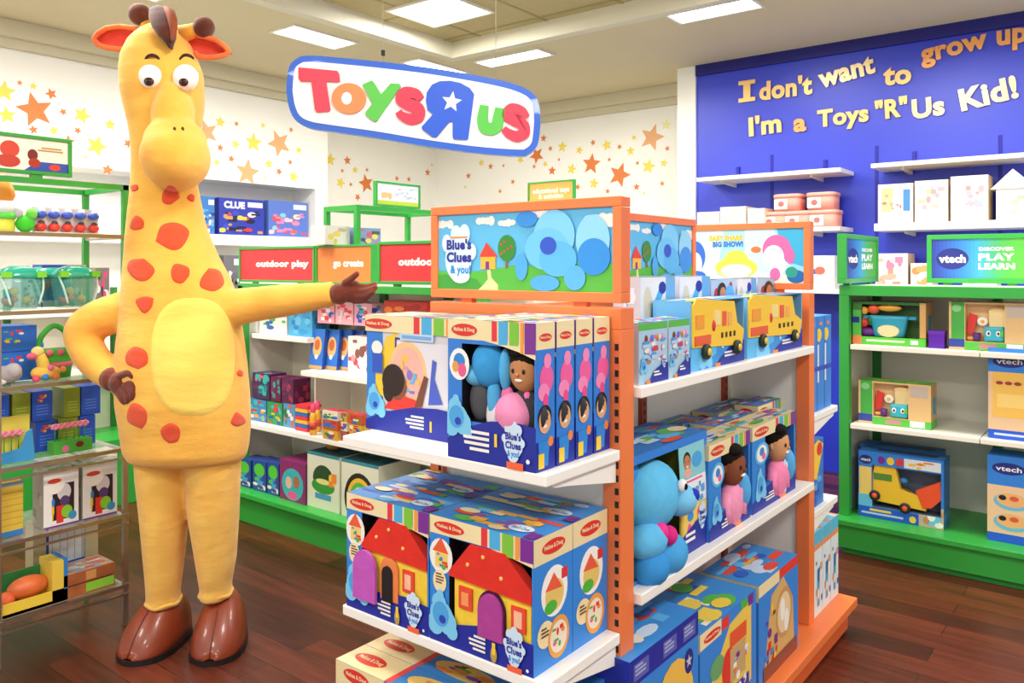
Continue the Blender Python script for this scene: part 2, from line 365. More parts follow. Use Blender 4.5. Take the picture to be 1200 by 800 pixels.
# white niche shelving on the left wall
def niche_shelf(z, label):
    b = MB(); b.box(.2, BU-.145, BW-.22, LW-.005, z-.09, z, mShelf); return b.obj('wall_shelf', bevel=.003, label=label, cat='shelf', group='white shelves in the left wall niche')
z1 = Z(276, U(300, BW-.2), BW-.2); NICHE = z1
niche_shelf(z1, 'upper white niche shelf carrying a row of game boxes')
niche_shelf(z1-.55, 'second white niche shelf below the game boxes')
niche_shelf(z1-1.1, 'lowest white niche shelf near the floor')

# camera, world
cam = bpy.data.cameras.new('camera'); co = bpy.data.objects.new('camera', cam); COL.objects.link(co); SC.camera = co
co.location = (0, 0, EYE); co.rotation_euler = (PI/2, 0, YAW); cam.lens = FL/1200*36; cam.sensor_width = 36; cam.shift_y = -(400-HY)/1200; cam.clip_start = .05
w = bpy.data.worlds.new('world'); SC.world = w; w.use_nodes = True
w.node_tree.nodes['Background'].inputs[0].default_value = (1, .98, .95, 1); w.node_tree.nodes['Background'].inputs[1].default_value = .85
SC.view_settings.view_transform = 'Standard'; SC.view_settings.look = 'None'; SC.view_settings.gamma = 1; SC.view_settings.exposure = 0.38
SC.cycles.use_denoising = True; SC.cycles.max_bounces = 8; SC.cycles.transparent_max_bounces = 12

# ================================================================ STORE FIXTURES
mOr = M('ee7c40', .42, coat=.15); mOrD = M('9c3a1c', .5); mGn = M('2ea23c', .4, coat=.15); mGnD = M('1d7a2c', .45)
mPan = M('e4e2d8', .5); mCrP = M('ece8d6', .5); mBlk = M('16120f', .6); mChr = M('b8b2a4', .28, metal=.9); mGlass = M('dfe8e4', .05, alpha=.22, spec=.8)
mOrSlot = M('70240f', .6)
def art_landscape(F, W, H, logo=True):
    """blue sky, clouds, hills, a little house and path; the character is left out, round blue balloons keep its colour"""
    F.B = (W, H); g = F.sub(0, 0, W, H)
    g.rect(0, 0, 1, 1, P('5fbcec'))
    for x, y, r in ((.04, .88, .05), (.30, .90, .05), (.43, .86, .045), (.93, .84, .07), (.62, .95, .05)): g.blob(x, y, r, WHITE, int(x*99), 4, 1.3)
    g.poly([(0, 0), (1, 0), (1, .34), (.85, .36), (.7, .28), (.5, .33), (.3, .25), (.12, .22), (0, .25)], P('56b83e'))
    g.poly([(0, 0), (.30, 0), (.25, .14), (.1, .2), (0, .19)], P('3fa138'))
    g.poly([(.26, 0), (.38, 0), (.38, .07), (.34, .16), (.335, .26), (.315, .26), (.32, .14), (.29, .06)], P('f4e2a4'))
    g.rect(.275, .27, .09, .17, P('f8b838')); g.poly([(.265, .43), (.38, .43), (.31, .62)], P('e2402c')); g.rect(.305, .27, .022, .1, PUR)
    g.rect(.425, .28, .014, .2, P('8a5a30')); g.ell(.432, .54, .052, .17, P('2f8a30'))
    for i in range(6): g.ell(.40+.02*(i % 4), .47+.03*i, .006, .018, RED, 8)
    if logo:
        for x, y, rx, ry in ((.135, .4, .085, .3), (.12, .73, .035, .13), (.175, .74, .035, .13), (.06, .62, .03, .12), (.22, .5, .03, .11), (.15, .18, .06, .1)): g.ell(x, y, rx, ry, P('d6f0fb'))
        g.rect(.085, .685, .11, .022, ORG)
        g.text("Blue's", .14, .60, .13, P('2a2a98'), w=.16, bold=.05); g.text("Clues", .14, .43, .13, P('2a2a98'), w=.16, bold=.05)
        g.text("& you!", .15, .25, .11, P('2a8ae0'), w=.13, bold=.04)
    for x, y, rx, ry, c in ((.55, .90, .06, .16, '2f8ce0'), (.90, .62, .085, .30, '8ed2f2'), (.905, .42, .082, .22, '2b8ee2'), (.70, .68, .11, .36, '7ccaf2'), (.66, .52, .12, .26, '6cc2f0'), (.72, .40, .1, .22, '58b4ec'), (.52, .30, .035, .17, '4ca8e8'), (.81, .17, .055, .15, '56aeea'), (.65, .10, .08, .16, '4ea8e6'), (.67, .56, .045, .11, '2a52c8')):
        if y+ry > 1: ry = 1-y
        if y-ry < 0: ry = y
        g.ell(x, y, rx, ry, P(c), 26)
def art_sea(F, W, H):
    F.B = (W, H); g = F.sub(0, 0, W, H)
    g.rect(0, 0, 1, 1, P('9edcee')); g.poly([(.2, 1), (.45, 1), (.4, .1), (.05, .1)], P('c2eaf4')); g.poly([(.6, 1), (.8, 1), (.95, .1), (.6, .1)], P('c8ecf6'))
    g.poly([(.82, 1), (1, 1), (1, .3), (.88, .4)], P('3ab0d8')); g.poly([(0, 1), (.14, 1), (.1, .5), (0, .4)], P('2f9cd0'))
    g.poly([(0, 0), (1, 0), (1, .12), (.7, .2), (.45, .12), (.2, .18), (0, .1)], P('f4f0dc'))
    g.text('BABY SHARK', .47, .85, .10, P('f0c032'), w=.25, bold=.07); g.text("BIG SHOW!", .48, .73, .10, P('2f7ac8'), w=.22, bold=.07)
    for x, y, rx, ry, c in ((.24, .50, .075, .30, '2f6ad0'), (.24, .36, .05, .22, 'f8f8f8'), (.25, .12, .07, .1, '2f6ad0'), (.54, .28, .15, .20, 'f4dc52'), (.54, .40, .09, .22, 'f4dc52'), (.54, .22, .11, .13, 'fbf8ea'), (.82, .62, .095, .27, 'ee6aa8'), (.80, .48, .07, .22, 'fbf4f6'), (.83, .34, .05, .2, 'fbf4f6'), (.81, .16, .035, .12, 'ee6aa8'), (.91, .5, .03, .15, 'ee6aa8'), (.68, .62, .035, .06, 'ee7a3a'), (.95, .12, .06, .12, '1a6ab0'), (.92, .2, .04, .1, '2aa08a')):
        g.ell(x, y, rx, ry if y-ry > 0 else y, P(c), 26)
def header(name, w, h, loc, rz, frame, art, label, cat='sign', group=None, th=.045, bw=.025, feet=True):
    """framed sign standing on a fixture; its front looks along local -Y"""
    t = empty(name, loc, rz, label=label, cat=cat, group=group)
    f = MB()
    f.box(-w/2, w/2, -th/2, th/2, 0, bw, frame); f.box(-w/2, w/2, -th/2, th/2, h-bw, h, frame)
    f.box(-w/2, -w/2+bw, -th/2, th/2, bw, h-bw, frame); f.box(w/2-bw, w/2, -th/2, th/2, bw, h-bw, frame)
    f.obj('frame', t, bevel=.002)
    p = MB(); p.box(-w/2+bw, w/2-bw, -th/2+.008, th/2-.008, bw, h-bw, WHITE)
    art(p.face((-w/2+bw, -th/2+.008, bw), (1, 0, 0), (0, 0, 1)), w-2*bw, h-2*bw); p.obj('picture_panel', t)
    if feet:
        for x in (-w*.3, w*.3):
            q = MB(); q.box(x-.02, x+.02, -.01, .01, -.012, 0, frame); q.obj('foot', t)
    return t
# ---------------- orange gondola
GU0, GU1, FU0, FU1, GV0, GV1, SPV = 1.70, 1.765, 3.10, 3.16, 1.00, 1.64, 1.32
DZ = .135
def slot_post(t, u0, u1, v0, v1, z0, z1, m, slots=True):
    b = MB(); b.box(u0, u1, v0, v1, z0, z1, m); b.obj('upright', t, bevel=.002)
    if slots:
        s_ = MB(); z = z0+.04
        while z < z1-.04: s_.box(u0-.0012, u0+.001, v0+.006, v0+.016, z, z+.016, mBlk); z += .032
        s_.obj('slot_strip', t)
g = empty('gondola_display', (0, 0, 0), label='orange store gondola with white shelves standing in the middle of the floor', cat='display shelf')
for (a, b_) in ((GU0, GU1), (FU0, FU1)):
    for v in (GV0, GV1-.05): slot_post(g, a, b_, v, v+.05, DZ, 1.345, mOr, a == GU0)
    r = MB(); r.box(a, b_, GV0, GV1, 1.345, 1.398, mOr); r.obj('top_rail', g, bevel=.002)
    r = MB(); r.box(a+.018, b_-.018, GV0+.05, GV1-.05, DZ, 1.345, mPan); r.obj('end_panel', g)
r = MB(); r.box(GU1, FU0, SPV-.008, SPV+.008, DZ, 1.36, mPan); r.obj('back_panel', g)
r = MB(); r.box(GU1, FU0, SPV-.02, SPV+.02, 1.36, 1.398, mOr); r.obj('top_rail', g)
for u in (2.36, 3.02, 1.80):
    for sg in (-1, 1):
        r = MB(); y0 = SPV+sg*.008; r.box(u-.017, u+.017, min(y0, y0+sg*.014), max(y0, y0+sg*.014), DZ, 1.36, mOrD)
        z = .2
        while z < 1.33: r.box(u-.004, u+.004, y0+sg*.014-.001, y0+sg*.014+.001, z, z+.016, mBlk); z += .03
        r.obj('slotted_rail', g)
b = MB(); b.box(1.30, 3.49, .93, 1.71, DZ-.035, DZ, mOr); b.obj('base_deck', g, bevel=.003)
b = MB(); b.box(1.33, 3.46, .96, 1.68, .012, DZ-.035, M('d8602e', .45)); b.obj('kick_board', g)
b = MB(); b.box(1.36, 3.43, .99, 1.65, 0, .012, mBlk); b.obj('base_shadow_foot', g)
def shelf(t, u0, u1, v0, v1, z, th=.026, m=mShelf, lip=None, br=None):
    s_ = MB(); s_.box(u0, u1, v0, v1, z-th, z, m); o = s_.obj('shelf', t, bevel=.003)
    for q in (br or []):
        k = MB(); k.prism(q[0], q[1], q[2], (0, 0, 1), q[3], m); k.obj('bracket', o)
    return o
BRK = [(0, 0), (.26, 0), (.26, -.012), (.2, -.02), (.0, -.055)]
for z in (1.20, .685):
    for v0, v1 in ((.98, SPV-.025), (SPV+.025, 1.66)): shelf(g, GU1+.004, FU0-.004, v0, v1, z, .028)
for z in (1.055, .61):
    shelf(g, 1.39, GU0-.002, GV0+.0, GV1+.02, z, .026, br=[(BRK, (GU0-.003, GV0+.012, z-.026), (-1, 0, 0), .006), (BRK, (GU0-.003, GV1-.006, z-.026), (-1, 0, 0), .006)])
for z in (.925, .55):
    shelf(g, FU1+.002, 3.46, GV0, GV1, z, .026, br=[(BRK, (FU1+.003, GV0+.012, z-.026), (1, 0, 0), .006)])
NQ = -PI/2          # fronts looking back along -X
header('header_sign', .64, .262, (GU0+.025, 1.32, 1.41), NQ, mOr, art_landscape, 'orange framed cartoon landscape sign, the largest, atop the end of the orange gondola', group='orange framed header signs')
header('header_sign', .65, .262, (2.425, SPV, 1.41), 0, mOr, art_landscape, 'orange framed landscape sign turned sideways behind the largest header sign', group='orange framed header signs')
header('header_sign', .64, .262, (FU0+.03, 1.32, 1.41), NQ, mOr, art_sea, 'orange framed under-the-sea sign at the far end of the orange gondola', group='orange framed header signs')

# ---------------- green gondola in front of the blue wall
g = empty('gondola_display', (0, 0, 0), label='green store gondola with cream shelves before the blue wall', cat='display shelf')
VU0, VU1, VL = 4.45, 4.95, 1.27
b = MB(); b.box(4.36, 5.5, -1.2, VL+.02, .15, .18, mGn); b.obj('base_deck', g, bevel=.004)
b = MB(); b.box(4.385, 5.48, -1.18, VL, .03, .15, mGn); b.obj('kick_board', g)
b = MB(); b.box(4.40, 5.46, -1.15, VL-.02, 0, .03, mGnD); b.obj('plinth', g)
r = MB(); r.box(VU1, VU1+.02, -1.2, VL, .18, 1.36, mCrP); r.obj('back_panel', g)
r = MB(); r.box(VU0+.06, VU1, VL-.015, VL, .18, 1.34, mCrP); r.obj('side_panel', g)
slot_post(g, VU0+.0, VU0+.05, VL-.04, VL+.01, .18, 1.345, mGn, False)
for i in range(4):
    v = VL-.06-.60*i; r = MB(); r.box(VU1-.022, VU1, v-.022, v+.022, .18, 1.345, mGnD); r.obj('slotted_rail', g)
r = MB(); r.box(VU0, VU0+.05, -1.2, VL+.01, 1.345, 1.40, mGn); r.obj('top_rail', g, bevel=.003)
r = MB(); r.box(VU0+.05, VU1+.02, VL-.04, VL+.01, 1.345, 1.40, mGn); r.obj('top_rail', g, bevel=.003)
r = MB(); r.box(VU0+.05, VU1+.02, -1.2, VL-.04, 1.36, 1.398, mCrP); r.obj('top_board', g)
for z in (1.087, .669):
    for i in range(3): shelf(g, VU0+.0, VU1-.025, VL-.045-.60*(i+1)+.002, VL-.045-.60*i-.002, z, .026, mCrP)
def art_play(F, W, H):
    n = 24; cs = [(0, '2a3c9c'), (.3, '2f7cd2'), (.5, '3aa4c8'), (.75, '4cb04a'), (1, '5cb83a')]
    def mix(t):
        for (a, ca), (b_, cb) in zip(cs, cs[1:]):
            if t <= b_:
                q = (t-a)/(b_-a); return ''.join('%02x' % round(int(ca[i:i+2], 16)*(1-q)+int(cb[i:i+2], 16)*q) for i in (0, 2, 4))
    F.put([(W*(i // 2)/n, H*(i % 2)) for i in range(2*n+2)], [], WHITE)
    for i in range(n): F.k = 1; F.rect(W*i/n, 0, W/n, H, P(mix((i+.5)/n)))
    F.ell(W*.22, H*.5, W*.175, H*.27, P('1c2a80'), 28)
    F.text('vtech', W*.22, H*.5, H*.2, WHITE, w=W*.29, bold=.05)
    for t, y, h in (('DISCOVER', .74, .085), ('PLAY', .54, .17), ('LEARN', .31, .15)): F.text(t, W*.68, H*y, H*h, WHITE, w=W*(.36 if h < .1 else .37), bold=.05)
header('header_sign', .50, .262, (VU1-.03, .693, 1.41), NQ, mGn, art_play, 'green framed blue-to-green sign reading DISCOVER PLAY LEARN facing the aisle')
header('header_sign', .66, .262, (4.72, VL-.02, 1.41), 0, mGn, art_play, 'green framed blue-green sign set sideways over the side panel of the green gondola')

# ---------------- green gondola behind the costumed giraffe
g = empty('gondola_display', (0, 0, 0), label='long green store gondola with white shelves behind the pointing hand', cat='display shelf')
b = MB(); b.box(2.72, 3.66, 2.35, 4.36, .15, .18, M('2fb545', .35, coat=.2)); b.obj('base_deck', g, bevel=.004)
b = MB(); b.box(2.75, 3.63, 2.38, 4.33, .0, .15, mGn); b.obj('kick_board', g)
r = MB(); r.box(3.18, 3.20, 2.36, 4.30, .18, 1.38, mCrP); r.obj('back_panel', g)
slot_post(g, 2.80, 2.85, 4.26, 4.31, .18, 1.385, mGn, False); slot_post(g, 2.80, 2.85, 2.36, 2.41, .18, 1.385, mGn, False)
r = MB(); r.box(2.85, 3.18, 4.285, 4.30, .18, 1.38, mPan); r.obj('side_panel', g)
for v in (3.86, 3.42, 2.92):
    r = MB(); r.box(3.155, 3.18, v-.025, v+.025, .18, 1.385, mGnD); r.obj('slotted_rail', g)
r = MB(); r.box(2.80, 2.85, 2.36, 4.31, 1.36, 1.398, mGn); r.obj('top_rail', g, bevel=.003)
r = MB(); r.box(2.85, 3.60, 2.38, 4.31, 1.375, 1.39, mPan); r.obj('top_board', g)
shelf(g, 2.78, 3.155, 2.40, 4.255, .575, .03); shelf(g, 2.86, 3.155, 3.72, 4.255, 1.095, .03); shelf(g, 2.80, 3.155, 2.40, 3.70, .92, .03)
shelf(g, 2.84, 3.155, 2.40, 3.12, 1.18, .03)
for v, z0, z1 in ((3.70, .575, .92),):
    r = MB(); r.box(2.90, 3.155, v-.006, v+.006, z0, z1-.03, mPan); r.obj('divider', g)
def art_word(col, txt, w=.7, h=.16, tm=WHITE):
    def f(F, W, H): F.rect(0, 0, W, H, P(col)); F.text(txt, W*.58, H*.5, H*h, tm, w=W*w, bold=.06)
    return f
header('header_sign', .75, .215, (2.95, 4.12, 1.403), NQ, mGn, art_word('e8343c', 'outdoor play', .72, .2), 'red sign reading outdoor play in green frame beside the yellow costume', group='green framed department signs', bw=.014)
header('header_sign', .47, .215, (2.90, 3.435, 1.403), NQ, mGn, art_word('f2853f', 'go create', .56, .2), 'orange sign reading go create above the pointing brown glove', group='green framed department signs', bw=.012)
header('header_sign', .62, .215, (2.826, 2.767, 1.41), NQ, mGn, art_word('e8343c', 'outdoor play', .72, .2), 'red outdoor play sign half hidden behind the orange gondola sign', group='green framed department signs', bw=.016)
def rack_frame(u0, u1, v0, v1, z0, z1, m, label, zs, name='display_riser', r=.011, plate=None):
    t = empty(name, ((u0+u1)/2, (v0+v1)/2, z0), label=label, cat='display rack'); a, b_ = (u1-u0)/2, (v1-v0)/2
    for x in (-a+r, a-r):
        for y in (-b_+r, b_-r):
            q = MB(); q.box(x-r, x+r, y-r, y+r, 0, z1-z0, m); q.obj('post', t)
    for z in (z1-z0-2*r,):
        for y in (-b_+r, b_-r): q = MB(); q.box(-a+2*r, a-2*r, y-r, y+r, z, z+2*r, m); q.obj('rail', t)
        for x in (-a+r, a-r): q = MB(); q.box(x-r, x+r, -b_+2*r, b_-2*r, z, z+2*r, m); q.obj('rail', t)
    for z in zs: q = MB(); q.box(-a+r, a-r, -b_+r, b_-r, z-z0-.012, z-z0, plate or mShelf); q.obj('shelf', t)
    return t
rack_frame(3.0, 3.68, 3.46, 3.75, 1.40, 1.845, mGn, 'open green tube frame rising above the go create sign', (1.62,), r=.014)
def art_pale(F, W, H):
    F.rect(0, 0, W, H, P('e8ecf6')); F.rect(0, 0, W, H*.2, P('c8dc4a')); F.blob(W*.22, H*.45, H*.3, P('f0c48c'), 3, 4); F.specks(W*.4, H*.25, W*.55, H*.65, [P('c4cce8'), P('d8c4e0'), P('b8d4ee')], 12, 5, .08)
header('header_sign', U(491, 3.6)-U(439, 3.6), .15, ((U(491, 3.6)+U(439, 3.6))/2, 3.6, 1.86), 0, mGn, art_pale, 'small green framed pale picture sign on top of open green frame', bw=.012, th=.03)
def art_edu(F, W, H): F.rect(0, 0, W, H, P('f0b45a')); F.text('educational toys\n& activities', W*.5, H*.5, H*.5, WHITE, w=W*.84, bold=.03)
# end gondola that carries the small orange sign
g = empty('gondola_display', (0, 0, 0), label='green store gondola mostly hidden behind the orange gondola signs', cat='display shelf')
b = MB(); b.box(3.85, 4.55, 2.2, 3.2, .0, .17, mGn); b.obj('base_deck', g)
r = MB(); r.box(4.19, 4.21, 2.22, 3.18, .17, 1.56, mCrP); r.obj('back_panel', g)
for v in (2.2, 3.16): slot_post(g, 4.18, 4.22, v, v+.04, .17, 1.56, mGn, False)
for z in (.6, 1.0, 1.3): shelf(g, 3.92, 4.18, 2.22, 3.18, z)
for z in (1.56,): r = MB(); r.box(4.18, 4.22, 2.2, 3.2, z, z+.04, mGn); r.obj('top_rail', g)
q = MB(); q.tube([(4.2, 2.86, 1.6), (4.2, 2.86, 1.885)], .012, mGn); q.obj('sign_pole', g)
header('header_sign', .36, .155, (4.2, 2.98, 1.89), NQ, mGn, art_edu, 'small pale orange sign reading educational toys above the largest header sign', bw=.01, th=.03)
vq = V(733, 4.8)
q = MB(); q.box(4.785, 4.815, vq-.02, vq+.02, 0, Z(233, 4.8, vq), mGn); q.box(4.70, 4.90, vq-.1, vq+.1, 0, .02, mGn); q.obj('sign_post', label='slim green post rising behind the corner of the largest header sign', cat='post')

# ---------------- chrome and glass rack on the left
RU0, RU1, RV0, RV1 = .75, 1.66, 3.35, 3.73
g = empty('merchandise_rack', (0, 0, 0), label='tall chrome and green rack with glass shelves left of the yellow costume', cat='display rack')
for u in (RU0, 1.163, RU1-.02):
    q = MB(); q.box(u, u+.02, RV0, RV0+.02, 0, 1.30, mChr); q.obj('front_post', g)
    q = MB(); q.box(u, u+.02, RV1-.02, RV1, 0, 1.30, mChr if u < 1.6 else mGn); q.obj('back_post', g)
    if u != 1.163:
        for v in (RV0, RV1-.02): q = MB(); q.box(u-.002, u+.022, v, v+.022, 1.30, 1.84, mGn); q.obj('green_post', g)
for v in (RV0, RV1-.02): q = MB(); q.box(RU0, RU1, v, v+.022, 1.818, 1.84, mGn); q.obj('top_rail', g)
for u in (RU0, RU1-.02): q = MB(); q.box(u, u+.022, RV0+.02, RV1-.02, 1.818, 1.84, mGn); q.obj('top_rail', g)
mEdge = M('8f7f62', .4, metal=.3)
RZ = [1.632, 1.332, 1.048, .745, .468, .175]
for z in RZ:
    q = MB(); q.box(RU0+.02, RU1-.022, RV0+.012, RV1-.02, z-.008, z, mGlass); o = q.obj('glass_shelf', g)
    e = MB(); e.box(RU0, RU1, RV0-.006, RV0+.010, z-.016, z-.001, mEdge if z > 1 else mChr); e.box(RU1-.018, RU1-.002, RV0, RV1, z-.018, z-.009, mChr); e.obj('edge_rail', o)
    if z < 1:
        e = MB()
        e.box(RU0, RU1, RV0-.006, RV0+.004, z-.048, z-.040, mChr); e.obj('lower_rail', o)
def art_heroes(F, W, H):
    F.B = (W, H); F.rect(0, 0, W, H, WHITE); F.poly([(W*.74, 0), (W, 0), (W, H*.3), (W*.82, H*.3)], P('2a52b8')); F.rect(0, 0, W*.1, H*.2, P('2a52b8'))
    for x, y, rx, ry, c in ((.66, .62, .055, .26, 'd8442e'), (.65, .25, .07, .2, 'c83c28'), (.79, .5, .03, .18, '7a2018'), (.80, .25, .035, .15, 'b03020'), (.45, .55, .05, .3, '3a4ab0'), (.53, .4, .06, .2, 'c8c4d8'), (.3, .5, .06, .3, 'e8e0ea'), (.92, .15, .035, .1, 'd8442e')):
        F.ell(W*x, H*y, W*rx, H*ry, P(c))
    for y, x0, x1 in ((.72, .84, .96), (.64, .82, .97)): F.rect(W*x0, H*y, W*(x1-x0), H*.045, P('b8983a'))
header('header_sign', .64, .15, (1.115, RV0+.014, 1.853), 0, mGn, art_heroes, 'green framed white sign with red shapes on top of the glass rack', bw=.014, th=.03)
# green gondola against the left wall, seen through the rack
g = empty('gondola_display', (0, 0, 0), label='low green gondola with cream back seen through the glass rack', cat='display shelf')
b = MB(); b.box(1.2, 3.2, 5.05, 5.6, 0, .42, mGn); b.obj('base_deck', g, bevel=.004)
r = MB(); r.box(1.2, 3.2, 5.5, 5.54, .42, 1.36, mCrP); r.obj('back_panel', g)
for z in (.85, 1.22): shelf(g, 1.22, 3.18, 5.22, 5.5, z, .03)
for u in (1.2, 1.95, 2.6, 3.17): r = MB(); r.box(u, u+.03, 5.46, 5.50, .42, 1.36, mGnD); r.obj('slotted_rail', g)

# ---------------- the oval hanging sign
t = empty('hanging_sign', (0, 0, 0), label='white rounded hanging sign with blue rim and coloured letters', cat='sign')
d = 3.6; cx, cy = 485, 125
au = (cx-600)/FL; ctr = Vector((d*(sF+cF*au), d*(cF-sF*au), EYE-(cy-HY)/FL*d)); K = d/FL
t.location = ctr; t.rotation_euler = (0, math.radians(0), YAW)
TILT = -math.radians(6.9)
def rot2(p): return (p[0]*math.cos(TILT)-p[1]*math.sin(TILT), p[0]*math.sin(TILT)+p[1]*math.cos(TILT))
def S2(px, py): return ((px-cx)*K, -(py-cy)*K)
out = [(338,92),(341,78),(349,70),(362,66.5),(400,69),(450,74),(500,80),(550,88),(590,96),(612,103),(625,111),(631,122),(633,140),(632,158),(629,172),(620,181),(608,183.5),(560,180),(500,172),(440,162),(390,155),(362,150),(347,141),(340,126),(337,108)]
out = [S2(*p) for p in reversed(out)]
out = [tuple(v)[:2] for v in samp([(a, b, 0) for a, b in out]+[(*out[0], 0)], 4)[:-1]]
def inset(pts, e):
    n = len(pts); r = []
    for i in range(n):
        a, b = Vector(pts[i-1]), Vector(pts[(i+1) % n]); t_ = (b-a).normalized(); r.append((pts[i][0]-t_.y*e, pts[i][1]+t_.x*e))
    return r
mSB = M('1a5ccc', .35, coat=.3)
b = MB(); b.prism(out, (0, .02, 0), (1, 0, 0), (0, 0, 1), .04, mSB); b.obj('rim', t)
b = MB(); b.prism(inset(out, 7.5*K), (0, -.019, 0), (1, 0, 0), (0, 0, 1), .004, M('f1f1f3', .4)); b.obj('sign_face', t)
def stroke(pts, w, caps=True):
    c = samp([(p[0], p[1], 0) for p in pts], 6); L = []; R = []; n = len(c)
    W = w if hasattr(w, '__len__') else [w]*len(pts)
    for i, p in enumerate(c):
        q = i/(n-1)*(len(W)-1); j = min(int(q), len(W)-2); ww = W[j]+(W[j+1]-W[j])*(q-j)
        t_ = (c[min(i+1, n-1)]-c[max(i-1, 0)]).normalized(); nn = Vector((-t_.y, t_.x, 0))*ww/2; L.append(p+nn); R.append(p-nn)
    return [(v.x, v.y) for v in R]+[(v.x, v.y) for v in reversed(L)]
def letter(polys, m, holes=()):
    b = MB()
    for pl in polys:
        q = [S2(*p) for p in pl]
        ar = sum(q[i-1][0]*q[i][1]-q[i][0]*q[i-1][1] for i in range(len(q)))
        if ar < 0: q = q[::-1]
        b.prism(q, (0, -.023, 0), (1, 0, 0), (0, 0, 1), .010, m)
    for pl, mm in holes:
        q = [S2(*p) for p in pl]
        ar = sum(q[i-1][0]*q[i][1]-q[i][0]*q[i-1][1] for i in range(len(q)))
        if ar < 0: q = q[::-1]
        b.prism(q, (0, -.0331, 0), (1, 0, 0), (0, 0, 1), .0006, mm)
    return b.obj('letter', t)
def ring(cx_, cy_, rx, ry, rot=0, n=28): return [(cx_+rx*math.cos(2*PI*i/n)*math.cos(rot)-ry*math.sin(2*PI*i/n)*math.sin(rot), cy_+rx*math.cos(2*PI*i/n)*math.sin(rot)+ry*math.sin(2*PI*i/n)*math.cos(rot)) for i in range(n)]
LR, LO, LG, LB, LWh = M('dc2f4c', .35), M('f0864a', .35), M('52bd42', .35), M('1c55cf', .35), M('f1f1f3', .4)
letter([[(352,81),(354,81),(397,85),(399,88),(400,97),(397,98),(384,97),(389,130),(387,132),(373,133),(371,130),(367,97),(354,97),(352,94)]], LR)
letter([ring(410.5, 117, 20, 17.8, .1)], LO, [(ring(408, 117, 6, 7.2, 0), LWh)])
letter([[(426,101),(437,96),(440,99),(448,112),(459,99.5),(469,100),(471,103),(443,143),(440,144),(430,136),(430,133),(438,123)]], LG)
letter([stroke([(494,118),(488,111.5),(476,110.5),(472,118),(480,124),(491,129),(491,138),(482,141),(472,137),(468,132)], [9,12,14,15,14,14,14,13,10,8])], LR)
letter([[(556,112),(549,164),(546,165),(532,164),(531,161),(531,143),(527,144),(518,155),(512,162),(508,162),(496,153),(495,150),(505,139),(508,135),(502,130),(500,120),(501,110),(507,101),(516,97),(528,96.5),(540,99),(551,105)]], LB,
       [([(530+(12 if i % 2 == 0 else 5.4)*math.sin(.15+PI*i/5), 121-(12.5 if i % 2 == 0 else 5.6)*math.cos(.15+PI*i/5)) for i in range(10)], LWh)])
letter([stroke([(568,125),(566,140),(568,150),(575,153),(582,149),(584,140),(586,128)], [10,13,14,13,14,13,11])], LG)
letter([stroke([(617,139),(611,131.5),(600,129),(595,136),(602,142),(613,148),(614,157),(606,161),(597,158),(590,152)], [8,11,13,14,13,13,13,13,11,7])], LR)
for px in (449, 581):
    x, z = S2(px, 66 if px < 500 else 92); b = MB(); zt_ = HC-ctr.z if px < 500 else HC-ctr.z
    uu = ctr + Vector((cF*x, -sF*x, 0)); top = (HC+.09 if (uu.x < RU and uu.y < RV) else HC)
    b.tube([(x, 0, z-.03), (x, 0, top-ctr.z)], .0016, M('b0a98c', .5), 6); b.obj('hanging_wire', t)
x, z = S2(449, 62); b = MB(); b.box(x-.008, x+.008, -.006, .006, z-.012, z+.012, mBlk); b.obj('wire_clip', t)
# ================================================================ THE PERSON IN THE YELLOW GIRAFFE COSTUME
GD = 3.2; gx0 = (215-600)/FL*GD
ga = (215-600)/FL
giraffe = empty('giraffe_costume', (GD*(sF+cF*ga), GD*(cF-sF*ga), 0), YAW,
    label='person in tall yellow giraffe costume with red patches, one hand on hip', cat='costumed person')
def gp(px, py, dy=0.):                      # local X to the side, Y away, Z up
    return Vector(((px-600)/FL*(GD+dy)-gx0, dy, EYE-(py-HY)/FL*(GD+dy)))
def furmat(name, c1, c2, sc=5., fine=260, bump=.35):
    m = bpy.data.materials.new(name); m.use_nodes = True; nt = m.node_tree; b = nt.nodes['Principled BSDF']; N = nt.nodes.new; L = nt.links.new
    tc = N('ShaderNodeTexCoord'); n = N('ShaderNodeTexNoise'); n.inputs['Scale'].default_value = sc; n.inputs['Detail'].default_value = 3; L(tc.outputs['Object'], n.inputs['Vector'])
    f = N('ShaderNodeTexNoise'); f.inputs['Scale'].default_value = fine; f.inputs['Detail'].default_value = 2; L(tc.outputs['Object'], f.inputs['Vector'])
    mp = N('ShaderNodeMapping'); mp.inputs['Scale'].default_value = (3, 3, 9); mp.inputs['Rotation'].default_value = (0, .35, 0); L(tc.outputs['Object'], mp.inputs['Vector'])
    w = N('ShaderNodeTexNoise'); w.inputs['Scale'].default_value = 1.6; w.inputs['Detail'].default_value = 3; L(mp.outputs['Vector'], w.inputs['Vector'])
    rp = N('ShaderNodeValToRGB'); rp.color_ramp.elements[0].position = .35; rp.color_ramp.elements[0].color = lin(c1); rp.color_ramp.elements[1].position = .68; rp.color_ramp.elements[1].color = lin(c2)
    L(n.outputs['Fac'], rp.inputs['Fac']); L(rp.outputs['Color'], b.inputs['Base Color'])
    b1 = N('ShaderNodeBump'); b1.inputs['Strength'].default_value = bump; b1.inputs['Distance'].default_value = .004; L(f.outputs['Fac'], b1.inputs['Height'])
    b2 = N('ShaderNodeBump'); b2.inputs['Strength'].default_value = .3; b2.inputs['Distance'].default_value = .03; L(w.outputs['Fac'], b2.inputs['Height']); L(b1.outputs['Normal'], b2.inputs['Normal'])
    L(b2.outputs['Normal'], b.inputs['Normal'])
    b.inputs['Roughness'].default_value = .85; b.inputs['Sheen Weight'].default_value = .25; b.inputs['Sheen Roughness'].default_value = .6; b.inputs['Specular IOR Level'].default_value = .2
    return m
